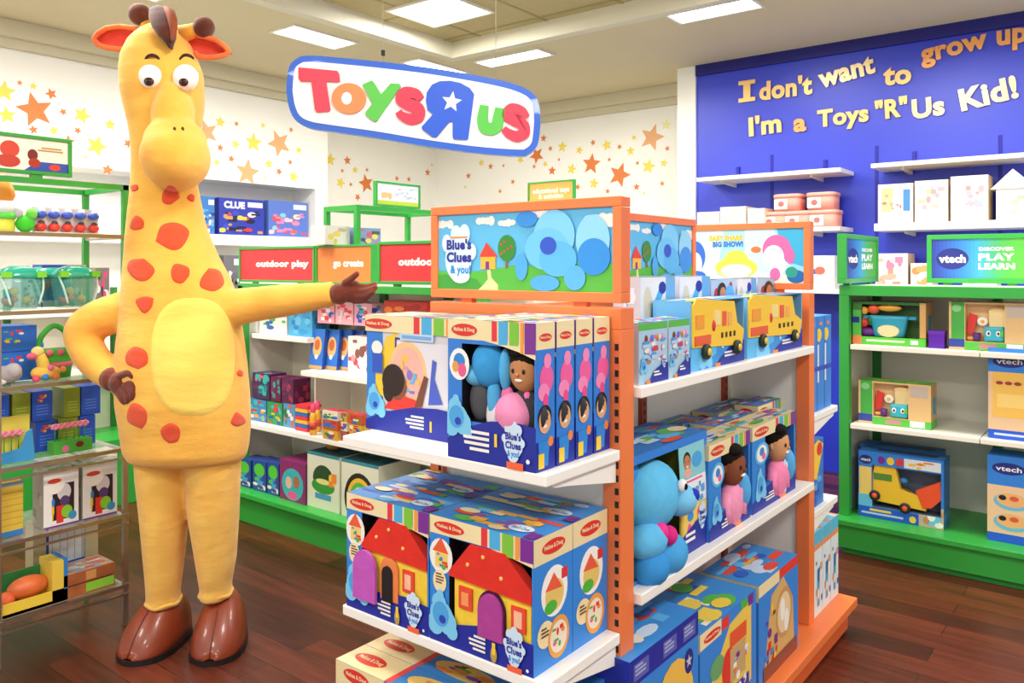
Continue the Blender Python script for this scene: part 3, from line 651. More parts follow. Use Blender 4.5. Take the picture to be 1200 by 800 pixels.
mFur = furmat('yellow_plush', 'f8c252', 'f4ac3e'); mBelly = furmat('pale_plush', 'fad968', 'f7d05c'); mPatch = furmat('red_felt', 'e4542c', 'de4a26'); mPant = furmat('trouser_plush', 'f4c45e', 'eeb44c', 9)
mGlove = furmat('brown_plush', '7a3016', '62230f', 12); mHoof = M('8a3a20', .38, noise=.15, nscale=9, coat=.2); mSole = M('120d0c', .6); mHair = furmat('dark_hair', '3a140c', '5a2412', 14); mEarR = furmat('ear_red', 'd83a28', 'e04a30', 14); mHorn = furmat('horn_brown', '6e3218', '552210', 14)
def fuse(mb, name, parent, vox, smooth=6, **kw):
    o = mb.obj('tmp'); r = o.modifiers.new('r', 'REMESH'); r.mode = 'VOXEL'; r.voxel_size = vox; r.use_smooth_shade = True
    s_ = o.modifiers.new('s', 'SMOOTH'); s_.iterations = smooth; s_.factor = .6
    dg = bpy.context.evaluated_depsgraph_get(); me = bpy.data.meshes.new_from_object(o.evaluated_get(dg)); bpy.data.objects.remove(o)
    me.name = name; me.materials.clear(); me.materials.append(mb.mats[0])
    for p in me.polygons: p.use_smooth = True
    n = bpy.data.objects.new(name, me); COL.objects.link(n); n.parent = parent; tag(n, **kw); return n
B = MB(); rings = []
for py, xl, xr, dy, ry in ((540,158,283,0,.13),(534,153,287,0,.185),(524,149,289,0,.205),(500,146,291,0,.215),(470,143,291,-.01,.225),(430,143,288,-.015,.225),(400,144,284,-.01,.215),(370,146,279,0,.195),(345,146,275,0,.18),(325,147,267,0,.165),(300,149,254,0,.15),(280,150,245,0,.14),(260,152,238,0,.132),(240,154,234,0,.125),(220,156,230,0,.12),(190,157,226,0,.115),(165,156,224,0,.115),
    (145,153,234,0,.125),(125,149,237,-.005,.14),(105,146,238,-.01,.15),(85,145,236,-.01,.15),(68,147,230,-.01,.142),(50,155,221,-.005,.125),(38,166,211,0,.095),(30,178,202,0,.055)):
    a, b_ = gp(xl, py), gp(xr, py); rings.append(((a.x+b_.x)/2, dy, a.z, (b_.x-a.x)/2, ry))
B.loft(rings, mFur, 40, pw=2.15)
# muzzle and bridge of the nose
B.ell(gp(206, 184, -.15), (.122, .155, .128), mFur, 24, 16); B.ell(gp(206, 168, -.13), (.112, .14, .1), mFur, 24, 16)
B.ell(gp(203, 138, -.115), (.075, .10, .14), mFur, 20, 14)
# arm on the hip
B.tube(samp([gp(170, 362, .01), gp(140, 366, -.01), gp(108, 378, -.02), gp(97, 394, -.03), (gp(108, 419, -.06)), gp(130, 441, -.11), gp(137, 449, -.13)], 5),
       [.09, .09, .088, .085, .082, .08, .078, .078, .077, .076, .075, .074, .074, .073, .072, .07, .068, .067, .066, .066, .065, .064, .062, .06, .057, .052, .05, .048, .046, .044, .044], mFur, 18)
# pointing arm
B.tube(samp([gp(240, 372, 0), gp(272, 361, -.02), gp(310, 355, -.05), gp(350, 350, -.09), gp(392, 344, -.13)], 5), [.085, .084, .082, .08, .078, .076, .074, .072, .07, .068, .067, .066, .065, .064, .062, .06, .057, .054, .05, .048, .046], mFur, 18)
body = fuse(B, 'plush_body', giraffe, .009, 5)
bvh = BVHTree.FromPolygons([v.co.copy() for v in body.data.vertices], [tuple(p.vertices) for p in body.data.polygons])
def cast(px, py):
    e = Vector((-gx0, -GD, EYE)); d_ = (gp(px, py, 0)-e).normalized(); h, n, i, _ = bvh.ray_cast(e, d_, 6); return h, n
def applique(outline, m, name, lift=.004, rings_=7, label=None, thick=.0):
    """felt piece sewn on the plush: outline in picture measure around its centre, dropped on to the body"""
    cx = sum(p[0] for p in outline)/len(outline); cy = sum(p[1] for p in outline)/len(outline)
    n = len(outline); vs = []; ok = []
    h0, n0 = cast(cx, cy)
    if h0 is None: return
    vs.append(h0+n0*lift); last = {}
    for k in range(1, rings_+1):
        for i, (x, y) in enumerate(outline):
            t = k/rings_; h, nn = cast(cx+(x-cx)*t, cy+(y-cy)*t)
            if h is None: h, nn = last.get(i, (h0, n0))
            last[i] = (h, nn); vs.append(h+nn*(lift if k < rings_ else .0005))
    fs = [(0, 1+(i+1) % n, 1+i) for i in range(n)]
    for k in range(rings_-1): fs += [(1+k*n+i, 1+k*n+(i+1) % n, 1+(k+1)*n+(i+1) % n, 1+(k+1)*n+i) for i in range(n)]
    q = MB(); q.add(vs, fs, m, True); return q.obj(name, giraffe, label=label)
def dens(o, n=4):
    r = []
    for i in range(len(o)):
        a, b_ = o[i], o[(i+1) % len(o)]
        r += [(a[0]+(b_[0]-a[0])*k/n, a[1]+(b_[1]-a[1])*k/n) for k in range(n)]
    return r
belly = [(226+49*math.copysign(abs(math.cos(t))**.75, math.cos(t)), 418-69*math.copysign(abs(math.sin(t))**.8, math.sin(t))) for t in [2*PI*i/48 for i in range(48)]]
applique(belly, mBelly, 'belly_panel', .006, 16, label='paler yellow oval belly panel')
rg = random.Random(11)
def patch(x, y, r, n=6, sx=1.):
    a0 = rg.uniform(0, 6.28); o = []
    for i in range(n):
        q = a0+2*PI*i/n+rg.uniform(-.2, .2); rr = r*rg.uniform(.78, 1.1); o.append((x+rr*math.cos(q)*sx, y+rr*math.sin(q)))
    o = [(v.x, v.y) for v in samp([(a, b, 0) for a, b in o]+[(*o[0], 0)], 4)[:-1]]
    applique(o, mPatch, 'patch', .004, 5)
for x, y, r in ((203, 277, 20), (163, 315, 17), (211, 321, 12), (249, 327, 16), (170, 356, 11), (160, 421, 15), (161, 487, 15), (200, 508, 13), (279, 492, 9), (160, 262, 9), (200, 228, 12), (224, 232, 5), (158, 220, 5), (281, 437, 4)): patch(x, y, r)
# face
def eye(px, py, r):
    c = gp(px, py, -.135); b = MB(); b.ell(c, (r, r*.75, r*1.05), M('f7f5f0', .3), 22, 16); o = b.obj('eye', giraffe)
    q = MB(); p = c+Vector((.004, -r*.60, -r*.48)); q.ell(p, (r*.38, r*.2, r*.35), M('4a1a10', .25), 16, 10); q.ell(p+Vector((0, -r*.14, 0)), (r*.2, r*.1, r*.17), M('0c0606', .2), 12, 8); q.obj('pupil', o)
eye(177.5, 90, .0505); eye(217.5, 91, .048)
for x in (178, 218.5):
    b = MB(); P3 = [gp(x+dx, 67.5+dy_, -.153-(.01 if abs(dx) < 5 else 0)) for dx, dy_ in ((-8, 2), (-4, -2.2), (1, -3), (6, -1), (8.5, 1.5))]
    b.tube(samp(P3, 4), [.0035+.003*math.sin(PI*i/16) for i in range(17)], M('3c150c', .7), 8); b.obj('eyebrow', giraffe)
for x in (204.5, 214): 
    h, nn = cast(x, 151.5); b = MB(); b.ell(h, (.006, .004, .010), M('4a1a10', .6), 10, 8); b.obj('nostril', giraffe)
# ears (cupped leaves), horns, forelock
def ear(pts_top, pts_bot, tip, name_dy):
    n = len(pts_top); b = MB(); vs = []
    for (a, c) in zip(pts_top, pts_bot):
        A_, C_ = gp(*a, name_dy), gp(*c, name_dy)
        for j in range(7):
            t = j/6; p = A_.lerp(C_, t); p.y += .022*math.sin(PI*t); vs.append(p)
    for (a, c) in zip(pts_top, pts_bot):
        A_, C_ = gp(*a, name_dy), gp(*c, name_dy)
        for j in range(7):
            t = j/6; p = A_.lerp(C_, t); p.y += .022*math.sin(PI*t)+.014; p.z += .003*(1-2*t); vs.append(p)
    N7 = n*7; fs = [(i*7+j, i*7+j+1, (i+1)*7+j+1, (i+1)*7+j) for i in range(n-1) for j in range(6)]
    b.add(vs[:N7], fs, mEarR, True); o = b.obj('ear', giraffe, label='red lined ear')
    b = MB(); b.add(vs[N7:], fs, mOrF, True)
    e = [gp(*p, name_dy-.002) for p in pts_top]; f_ = [gp(*p, name_dy-.002) for p in pts_bot]
    b.tube(e+f_[::-1], .011, mOrF, 8); b.obj('ear_back', o)
mOrF = furmat('ear_orange', 'ee6a34', 'f08038', 14)
ear([(166, 36), (155, 33), (140, 31), (125, 33), (115, 39), (110, 46)], [(158, 56), (150, 57), (138, 57.5), (126, 56), (116, 53), (111, 48)], None, -.0)
ear([(212, 38), (225, 40), (240, 43), (253, 47), (263, 54), (268, 60)], [(228, 62), (233, 66), (242, 67.5), (252, 67), (262, 65), (268, 62)], None, -.0)
for base, ballc, r, rs in (((176, 36), (164, 17), .0435, .022), ((213, 40), (239, 32), .042, .028)):
    b = MB(); b.tube([gp(*base, 0), gp((base[0]+ballc[0])/2, (base[1]+ballc[1])/2, 0), gp(*ballc, 0)], [rs*1.25, rs, rs*.9], mFur, 14); o = b.obj('horn', giraffe)
    q = MB(); q.ell(gp(*ballc, -.005), r, mHorn, 20, 14); q.obj('horn_knob', o, label='round brown horn knob')
b = MB(); hs = [(186, 8, .05, 5, -.03), (190, 12, .13, 14, -.06), (191, 22, .15, 15.5, -.09), (193, 33, .15, 13, -.125), (196, 44, .1, 8.5, -.145), (199, 52, .05, 4, -.15), (200, 57, .01, 1, -.15)]
rr = []
for x, y, _, w_, dy in hs: p = gp(x, y, dy); rr.append((p.x, p.y, p.z, w_/FL*GD, .045 if w_ > 8 else .02))
b.loft(rr[::-1], mHair, 20); o = b.obj('forelock', giraffe, label='dark brown pointed forelock')
q = MB(); q.tube(samp([gp(193, 9, -.085), gp(200, 18, -.125), gp(203, 32, -.155), (gp(201, 48, -.172))], 4), [.006, .011, .014, .016, .018, .018, .018, .017, .016, .013, .010, .008, .003], M('8e4422', .8), 8); q.obj('hair_lock', o)
# trousers
T = MB()
for L_ in ([(530,160,224,.135),(560,162,222,.135),(585,165,221,.13),(605,167,219,.125),(630,169,216.5,.115),(655,171,214,.105),(680,173,211,.095),(697,173.5,209.5,.085),(702,172.5,211,.088),(707,174,210,.085)],
           [(530,218,281,.135),(560,219,280,.135),(585,221,279,.13),(605,223,278.5,.125),(630,227,277,.115),(655,231,275.5,.105),(675,234,272,.095),(687,236,270,.085),(693,234.5,271.5,.088),(699,236,270,.085)]):
    T.loft([((gp(a, y).x+gp(b_, y).x)/2, 0, gp(a, y).z, (gp(b_, y).x-gp(a, y).x)/2, ry*.95) for y, a, b_, ry in L_][::-1], mPant, 28)
fuse(T, 'trousers', giraffe, .009, 4)
for (xa, xb, y) in ((173, 210.5, 703), (235, 271, 694)):
    q = MB(); a, b_ = gp(xa, y), gp(xb, y); c = (a+b_)/2; r_ = (b_.x-a.x)/2-.004
    q.tube([c+Vector((r_*math.cos(t), r_*1.25*math.sin(t), .004*math.sin(5*t))) for t in [2*PI*i/24 for i in range(25)]], .010, mPant, 8); q.obj('trouser_cuff', giraffe)
# shoes
def shoe(px, turn, w_, ankle_py):
    c = gp(px, 754, 0); b = MB(); s_ = MB(); Rz = Matrix.Rotation(turn, 3, 'Z'); L = []
    prof = [(.125, .05, .10), (.11, .078, .17), (.06, .10, .205), (0, .112, .205), (-.06, .118, .17), (-.11, .112, .13), (-.15, .092, .09), (-.175, .06, .055), (-.188, .025, .03)]
    vs = []; n = 18
    for y, rx, hh in prof:
        for i in range(n):
            t = PI*i/(n-1); ct, st = math.cos(t), math.sin(t)
            vs.append(Rz @ Vector((rx*w_*math.copysign(abs(ct)**.85, ct), y, .018+(hh-.018)*st**.9 if st > 0 else .018)))
    k = len(prof); fs = [(j*n+i, j*n+i+1, (j+1)*n+i+1, (j+1)*n+i) for j in range(k-1) for i in range(n-1)]+[tuple(range(n)), tuple(reversed([(k-1)*n+i for i in range(n)]))]
    fs += [(j*n+n-1, j*n, (j+1)*n, (j+1)*n+n-1) for j in range(k-1)]
    b.T = Matrix.Translation((c.x, .0, 0)); b.add(vs, fs, mHoof, True); o = b.obj('shoe', giraffe, label='brown leather hoof-like shoe')
    s_.T = b.T; out_ = [(rx*w_*1.03, y) for y, rx, h_ in prof]+[(-rx*w_*1.03, y) for y, rx, h_ in reversed(prof)]
    out_ = [tuple((Rz @ Vector((x, y, 0)))[:2]) for x, y in out_]
    s_.prism(out_[::-1], (0, 0, 0), (1, 0, 0), (0, 1, 0), .022, mSole); s_.obj('sole', o)
    q = MB(); q.T = b.T; q.tube([Rz @ Vector((.0, y-.001, hh+.001)) for y, rx, hh in prof[3:]], .003, M('6e2c18', .5), 6); q.obj('seam', o)
shoe(188, -.24, .86, 704); shoe(260.5, .10, .84, 697)
# gloved hands: palm, four curled fingers and a thumb each
def hand(palm, fingers, name):
    b = MB(); b.ell(palm[0], palm[1], mGlove, 16, 10, palm[2])
    for pts, r in fingers: b.tube(samp(pts, 3), [r*(1-.25*i/(3*(len(pts)-1))) for i in range(3*(len(pts)-1)+1)], mGlove, 10); b.ell(pts[-1], r*.76, mGlove, 10, 8); b.ell(pts[0], r, mGlove, 10, 8)
    return fuse(b, name, giraffe, .0038, 4)
g_ = gp
R1 = Matrix.Rotation(-.15, 3, 'Y')
hand((g_(411, 341, -.15), (.052, .034, .044), R1), [
    ([g_(398, 344, -.14), g_(404, 343, -.145), g_(410, 342, -.15)], .042),
    ([g_(418, 335, -.16), g_(430, 336, -.165), g_(439, 333, -.17)], .0135), ([g_(418, 341, -.165), g_(430, 341, -.18), g_(440, 337, -.19)], .0145),
    ([g_(417, 347, -.165), g_(428, 347, -.18), g_(437, 342, -.195)], .0145), ([g_(415, 352, -.155), g_(425, 352, -.17), g_(432, 347, -.185)], .0135),
    ([g_(405, 331, -.17), g_(412, 326, -.185), g_(418, 321, -.19)], .0155)], 'glove')
R2 = Matrix.Rotation(.7, 3, 'Y')
hand((g_(143, 450, -.165), (.052, .04, .045), R2), [
    ([g_(131, 444, -.14), g_(137, 447, -.15)], .046),
    ([g_(150, 444, -.19), g_(157, 450, -.215), g_(158, 458, -.215)], .0155), ([g_(148, 452, -.20), g_(156, 459, -.22), g_(155, 466, -.215)], .0155),
    ([g_(143, 457, -.195), g_(150, 466, -.215), g_(149, 470, -.205)], .015), ([g_(138, 459, -.185), g_(143, 468, -.205), g_(145, 471, -.2)], .0135),
    ([g_(141, 440, -.185), g_(150, 437, -.21), g_(156, 441, -.215)], .0155)], 'glove')
# ================================================================ GOODS
def card(name, w, d, h, col, label, loc, rz=0., cat='toy box', group=None, front=None, right=None, left=None, top=None, win=None, winm=None, inner=None, tilt=0., cut=False):
    """a printed carton: origin at the middle of its foot, front along local -Y; win = open window x0,z0,x1,z1 (shares) and depth"""
    m = P(col) if isinstance(col, str) else col
    b = MB(); x, y = w/2, d/2
    if win:
        a0, c0, a1, c1, dd = win; X0, X1, Z0, Z1 = -x+a0*w, -x+a1*w, c0*h, c1*h; wm = winm or BLK
        v = [(-x, -y, 0), (x, -y, 0), (x, y, 0), (-x, y, 0), (-x, -y, h), (x, -y, h), (x, y, h), (-x, y, h),
             (X0, -y, Z0), (X1, -y, Z0), (X1, -y, Z1), (X0, -y, Z1), (X0, -y+dd, Z0), (X1, -y+dd, Z0), (X1, -y+dd, Z1), (X0, -y+dd, Z1)]
        b.add(v, [(0, 3, 2, 1), (4, 5, 6, 7), (1, 2, 6, 5), (2, 3, 7, 6), (3, 0, 4, 7), (0, 1, 9, 8), (1, 5, 10, 9), (5, 4, 11, 10), (4, 0, 8, 11)], m)
        b.add(v, [(8, 9, 13, 12), (9, 10, 14, 13), (10, 11, 15, 14), (11, 8, 12, 15), (12, 13, 14, 15)], wm)
    else: b.box(-x, x, -y, y, 0, h, m)
    for fn, o, X, Y, W_, H_ in ((front, (-x, -y, 0), (1, 0, 0), (0, 0, 1), w, h), (right, (x, -y, 0), (0, 1, 0), (0, 0, 1), d, h), (left, (-x, y, 0), (0, -1, 0), (0, 0, 1), d, h), (top, (-x, -y, h), (1, 0, 0), (0, 1, 0), w, d)):
        if not fn: continue
        F = b.face(o, X, Y); F.B = (W_, H_); F.hole = None
        if cut and fn is front: F.hole = (a0*w, c0*h, a1*w, c1*h)
        fn(F, W_, H_)
    if inner:
        t = empty(name, loc, rz, label=label, cat=cat, group=group); b.obj('carton', t); inner(t, w, d, h)
    else: t = b.obj(name, None, loc, rz, label=label, cat=cat, group=group)
    if tilt: t.rotation_euler.x = tilt
    return t
def onV(px0, px1, v): a, b = U(px0, v), U(px1, v); return (a+b)/2, b-a
def onU(px0, px1, u): a, b = V(px0, u), V(px1, u); return (a+b)/2, a-b
def cv(name, px0, px1, v, z, d, h, col, label, gap=0., **kw):      # stands on a shelf that faces -Y
    c, w = onV(px0, px1, v); return card(name, w-gap, d, h, col, label, (c, v+d/2, z), 0, **kw)
def cu(name, px0, px1, u, z, d, h, col, label, gap=0., **kw):      # stands on a shelf that faces -X
    c, w = onU(px0, px1, u); return card(name, w-gap, d, h, col, label, (u+d/2, c, z), NQ, **kw)
def oval(F, x, y, rx, ry, txt='Melissa & Doug'): F.ell(x, y, rx, ry, P('dc3228'), 22); F.text(txt, x, y, ry*.62, CREAM, w=rx*1.6, bold=.03)
STR5 = [('e23440', .52, .06), ('4aaee4', .60, .10), ('7cc43c', .72, .10), ('f29a3c', .84, .035), ('7a2a94', .885, .115)]
def strip(F, W, H, y0=.86, curve=True, orect=(.20, .45)):
    F.rect(0, H*y0, W, H*(1-y0), CREAM)
    for c, x, w in STR5: F.rect(W*x, H*(y0-.0), W*w, H*(1-y0), P(c))
    oval(F, W*orect[0], H*(y0+(1-y0)*.48), W*.155, H*(1-y0)*.32)
def paw(F, W, H, x, y, r):
    for dx, dy, q in ((0, 0, 1), (-.55, .95, .38), (0, 1.2, .4), (.55, .95, .38), (-.95, .3, .3), (.95, .1, .3), (0, -.7, .6)): F.ell(x+dx*r*.8, y+dy*r, r*q*.85, r*q, P('cfe6fa'), 14)
    F.text("Blue's", x, y+r*.5, r*.5, P('2a2a98'), w=r*1.35, bold=.04); F.text("Clues", x, y-r*.12, r*.5, P('2a2a98'), w=r*1.35, bold=.04); F.text("& you!", x, y-r*.75, r*.42, P('2a8ae0'), w=r, bold=.04)
def bluecloud(F, x, y, r):
    for dx, dy, q in ((0, 0, 1), (-.2, .8, .62), (.5, -.3, .8), (-.5, -.6, .7), (.9, -.8, .5), (-.1, 1.35, .3)): F.ell(x+dx*r, y+dy*r, r*q, r*q, P('7cccf4'), 14)
    F.ell(x-.05*r, y+.1*r, r*.7, r*.8, P('4aa6e6'), 14); F.ell(x+.1*r, y-.2*r, r*.3, r*.28, P('2a40bc'), 10)
def lines(F, x, y, w, h, n, m=None, al='r', seed=1):
    rg = random.Random(seed)
    for i in range(n): q = rg.uniform(.6, 1)*w; F.rect(x+(w-q if al == 'r' else 0), y-i*h/n, q, h/n*.55, m or WHITE)
def navyfoot(F, W, H, y=.27, x0=.0):
    F.poly([(W*x0, 0), (W, 0), (W, H*y), (W*(.75), H*(y+.02)), (W*(.5), H*y), (W*(x0+.25), H*(y-.06)), (W*x0, H*(y-.16))], NAVY)
def small_face(F, x, y, r, skin='e2aa78', hair='1a1210', smile=True):
    F.ell(x, y+r*.25, r*1.02, r*1.1, P(hair), 16); F.ell(x, y-r*.1, r*.88, r*1.05, P(skin), 16)
    for s_ in (-1, 1): F.ell(x+s_*r*.35, y+r*.12, r*.1, r*.13, BLK, 8)
    if smile: F.ell(x, y-r*.5, r*.32, r*.14, WHITE, 10)
def top_print(seed, cols=None, base='3a8edc'):
    cs = [P(c) for c in (cols or ('5cb8ee', '2a62c8', 'e2503a', 'f2b440', '58b848', 'c8dcf4', '8a5ab8', 'f0d8a0'))]
    def f(F, W, D): F.rect(0, 0, W, D, P(base)); F.specks(0, 0, W, D, cs, 22, seed, .11)
    return f
def top_md(seed, cols=None, band=.16):
    tp = top_print(seed, cols)
    def f(F, W, D):
        tp(F, W, D); F.ell(W*.78, D*.3, W*.11, D*.14, P('dff0fb')); F.text("Blue's Clues", W*.78, D*.3, D*.1, P('2a2a98'), w=W*.16); F.rect(W*.9, 0, W*.1, D*.25, PUR); F.ell(W*.2, D*.5, W*.1, D*.1, CREAM)
    return f
# --- plain plush and doll bodies that lie in the open windows
def felt(c): return M(c, .85, noise=.08, nscale=30, bump=.25, spec=.2)
def plush_ball(t, name, c, r, col, parts=(), label=None):
    b = MB(); b.ell(c, r, felt(col), 20, 14)
    for pc, pr, pcol in parts: b.ell(pc, pr, felt(pcol), 14, 10)
    return b.obj(name, t, label=label)
def rag_doll(t, x, y, z, r, skin, shirt, label=None, hair='17100e', lean=0):
    b = MB(); b.ell((x, y, z), (r*.92, r*.7, r*1.1), felt(skin), 20, 14)
    o = b.obj('doll_head', t, label=label)
    q = MB(); q.ell((x, y+r*.18, z+r*.5), (r*1.04, r*.78, r*.82), felt(hair), 18, 12); q.ell((x-r*.3, y-r*.2, z+r*.95), (r*.6, r*.5, r*.35), felt(hair), 14, 8); q.obj('hair', o)
    q = MB()
    for s_ in (-1, 1): q.ell((x+s_*r*.34, y-r*.66, z+r*.05), (r*.1, r*.06, r*.13), BLK, 8, 6); q.ell((x+s_*r*.9, y, z-r*.05), (r*.14, r*.12, r*.22), felt(skin), 8, 6)
    q.ell((x, y-r*.62, z-r*.42), (r*.26, r*.1, r*.09), felt('f4ece6'), 10, 6); q.ell((x, y-r*.72, z-r*.14), (r*.1, r*.1, r*.1), felt(skin), 8, 6); q.obj('face', o)
    q = MB(); q.ell((x, y+.004, z-r*2.1), (r*1.0, r*.6, r*1.25), felt(shirt), 16, 12)
    for s_ in (-1, 1): q.tube([(x+s_*r*.7, y, z-r*1.4), (x+s_*r*1.15, y-.004, z-r*2.1), (x+s_*r*.9, y-.01, z-r*2.8)], r*.3, felt(shirt), 10)
    q.obj('doll_shirt', t)

# ======== end shelves of the orange gondola
SE1, SE2 = 1.055, .61
def f_set(F, W, H):
    navyfoot(F, W, H, .30); strip(F, W, H, .86)
    F.poly([(W*.43, H*.86), (W, H*.86), (W, H*.755), (W*.82, H*.80), (W*.62, H*.835)], CREAM)
    for c, x, w in STR5[1:]: F.rect(W*x, H*.84 if x < .8 else H*.79, W*w, H*.16 if x < .8 else H*.21, P(c))
    F.ell(W*.145, H*.68, W*.12, H*.115, WHITE); F.ell(W*.145, H*.70, W*.07, H*.06, BLUE); F.ell(W*.18, H*.64, W*.05, H*.05, P('ea5a94')); F.ell(W*.10, H*.66, W*.04, H*.04, P('e8a050'))
    bluecloud(F, W*.12, H*.29, W*.13); lines(F, W*.18, H*.20, W*.32, H*.16, 4); F.rect(W*.56, H*.13, W*.03, H*.09, YEL)
    paw(F, W, H, W*.77, H*.175, W*.125); F.rect(W*.7, 0, W*.18, H*.05, P('f2683c')); F.ell(W*.93, H*.07, W*.02, W*.02, WHITE)
def s_set(F, D, H):
    F.rect(0, H*.82, D, H*.18, CREAM); oval(F, D*.5, H*.90, D*.34, H*.028)
    F.rect(0, 0, D, H*.2, NAVY); F.ell(D*.55, H*.62, D*.36, H*.10, PINK); F.ell(D*.4, H*.53, D*.3, H*.06, P('f48cc0')); F.ell(D*.6, H*.74, D*.2, H*.05, P('f48cc0')); F.ell(D*.5, H*.47, D*.14, H*.05, P('ea4a90'))
    small_face(F, D*.45, H*.34, D*.36); F.poly([(D*.1, H*.2), (D*.7, H*.2), (D*.6, H*.03), (D*.15, H*.03)], BLUE); F.ell(D*.75, H*.19, D*.14, H*.035, ORG); F.rect(D*.1, H*.02, D*.3, H*.1, YEL)
def in_set(t, w, d, h):
    y = -d/2+.028
    plush_ball(t, 'plush_toy', (-w*.10, y, h*.68), (.048, .03, .052), '3f9fe0', [((-w*.10-.038, y, h*.60), (.03, .026, .026), '6cc0f0'), ((w*.10, y-.004, h*.66), (.015, .016, .048), '5ab6ec'), ((-.01, y, h*.45), (.018, .016, .05), '5ab6ec')], 'sky blue floppy eared plush')
    rag_doll(t, w*.30, y+.004, h*.66, .043, 'c68a5c', '3c3c44')
    plush_ball(t, 'plush_toy', (w*.20, y-.006, h*.36), (.05, .03, .048), 'f296c0', [((w*.11, y, h*.48), (.016, .012, .022), 'ee7ab0'), ((w*.33, y, h*.46), (.016, .012, .022), 'ee7ab0'), ((w*.08, y-.01, h*.33), (.02, .014, .014), 'f8c4dc')], 'pink plush')
    plush_ball(t, 'cloth_sleeve', (-w*.22, y+.006, h*.42), (.03, .018, .05), '55555a', [((-w*.02, y+.002, h*.32), (.028, .016, .05), 'e8e6ea')], 'grey and white cloth body')
uS = 1.392; vS, wS = onU(525, 628, uS); first = None
nth = ['frontmost plush set box of four on the upper end shelf', 'second plush set box from the front on upper end shelf', 'third plush set box from the front on upper end shelf', 'rearmost plush set box against the orange frame']
for i in range(4):
    loc = (uS+.035+i*.0775, vS, SE1)
    if i == 0: first = card('toy_box', wS, .07, .322, '2f7fdc', nth[0], loc, NQ, group='plush set boxes', front=f_set, right=s_set, top=top_print(2, base='e8d8b0'), win=(.17, .28, .985, .83, .055), inner=in_set)
    else: dup(first, loc, None, nth[i])
# wheel board box
def f_wheel(F, W, H):
    F.rect(0, 0, W, H, P('2f7fdc')); F.rect(W*.18, H*.18, W*.82, H*.68, P('d6d2d6')); F.poly([(W*.1, H*.3), (W*.34, H*.3), (W*.34, H*.86), (W*.22, H*.82), (W*.1, H*.5)], YEL)
    F.rect(W*.31, H*.22, W*.018, H*.60, NAVY); F.rect(W*.31, H*.8, W*.3, H*.018, NAVY); F.rect(W*.33, H*.24, W*.66, H*.55, P('e6e2e8'))
    F.ell(W*.44, H*.52, W*.2, H*.27, P('f6c890'), 26); F.ell(W*.44, H*.52, W*.165, H*.225, P('f0b8a8'), 26)
    F.specks(W*.3, H*.32, W*.3, H*.42, [P(c) for c in ('e86a5a', '8a7ad0', 'f4c84a', 'f4e0d0', '6ab8e8', 'e890b0')], 18, 4, .08)
    F.poly([(W*.70, H*.66), (W*.74, H*.64), (W*.72, H*.5), (W*.80, H*.3), (W*.66, H*.28)], P('4a62c8'))
    F.poly([(W*.2, H*.2), (W*.62, H*.2), (W*.56, H*.3), (W*.4, H*.33), (W*.28, H*.3)], P('e03a30')); F.poly([(W*.52, H*.24), (W*.6, H*.26), (W*.66, H*.5), (W*.62, H*.52), (W*.56, H*.36)], P('7a4630'))
    F.ell(W*.34, H*.41, W*.10, H*.125, P('8a4e34')); F.ell(W*.30, H*.45, W*.12, H*.14, P('2a1814')); F.ell(W*.25, H*.36, W*.06, H*.1, P('2a1814'))
    navyfoot(F, W, H, .24); bluecloud(F, W*.10, H*.24, W*.085); lines(F, W*.42, H*.16, W*.2, H*.12, 4); F.rect(W*.68, H*.06, W*.02, H*.09, YEL)
    F.ell(W*.13, H*.72, W*.06, H*.06, P('f4f0ec')); F.rect(W*.08, H*.5, W*.11, H*.17, P('2a58c4')); strip(F, W, H, .86, orect=(.14, .4)); F.rect(W*.38, H*.80, W*.34, H*.06, P('bcd8f2')); F.rect(W*.40, H*.815, W*.3, H*.03, P('7aa8dc'))
cW, wW = onU(430, 556, 1.50)
for i in range(3): card('toy_box', .36, .055, .312, '2f7fdc', ['art board box with child at wheel picture, half behind the plush boxes', 'second art board box just behind the front one', 'rear art board box against the orange frame'][i], (1.50+.0275+.06*i, V(430, 1.50)-.18, SE1), NQ, group='art board boxes on the upper end shelf', front=f_wheel, top=top_print(7, base='e8d8b0'))
# felt house boxes
def f_house(F, W, H):
    navyfoot(F, W, H, .24); strip(F, W, H, .86)
    F.poly([(W*.60, H*.86), (W, H*.86), (W, H*.80), (W*.8, H*.835)], CREAM)
    for c, x, w in STR5[2:]: F.rect(W*x, H*.83, W*w, H*.17, P(c))
    F.ell(W*.12, H*.69, W*.12, H*.14, P('f2f0ea')); F.poly([(W*.03, H*.72), (W*.2, H*.72), (W*.12, H*.84)], P('ea5c38')); F.rect(W*.06, H*.6, W*.13, H*.12, P('f0d070')); F.specks(W*.05, H*.58, W*.16, H*.14, [GRN, RED, WHITE, BLUE], 7, 3, .14)
    F.ell(W*.11, H*.49, W*.07, H*.09, CREAM); lines(F, W*.07, H*.54, W*.09, H*.09, 4, P('6a4a30'), 'l'); bluecloud(F, W*.13, H*.22, W*.12)
    lines(F, W*.40, H*.15, W*.17, H*.13, 4); F.ell(W*.65, H*.07, W*.03, H*.06, P('b8a050')); F.rect(W*.635, H*.07, W*.03, H*.09, YEL); paw(F, W, H, W*.84, H*.17, W*.10); F.rect(W*.78, 0, W*.13, H*.045, P('f2683c')); F.ell(W*.96, H*.05, W*.012, W*.012, WHITE)
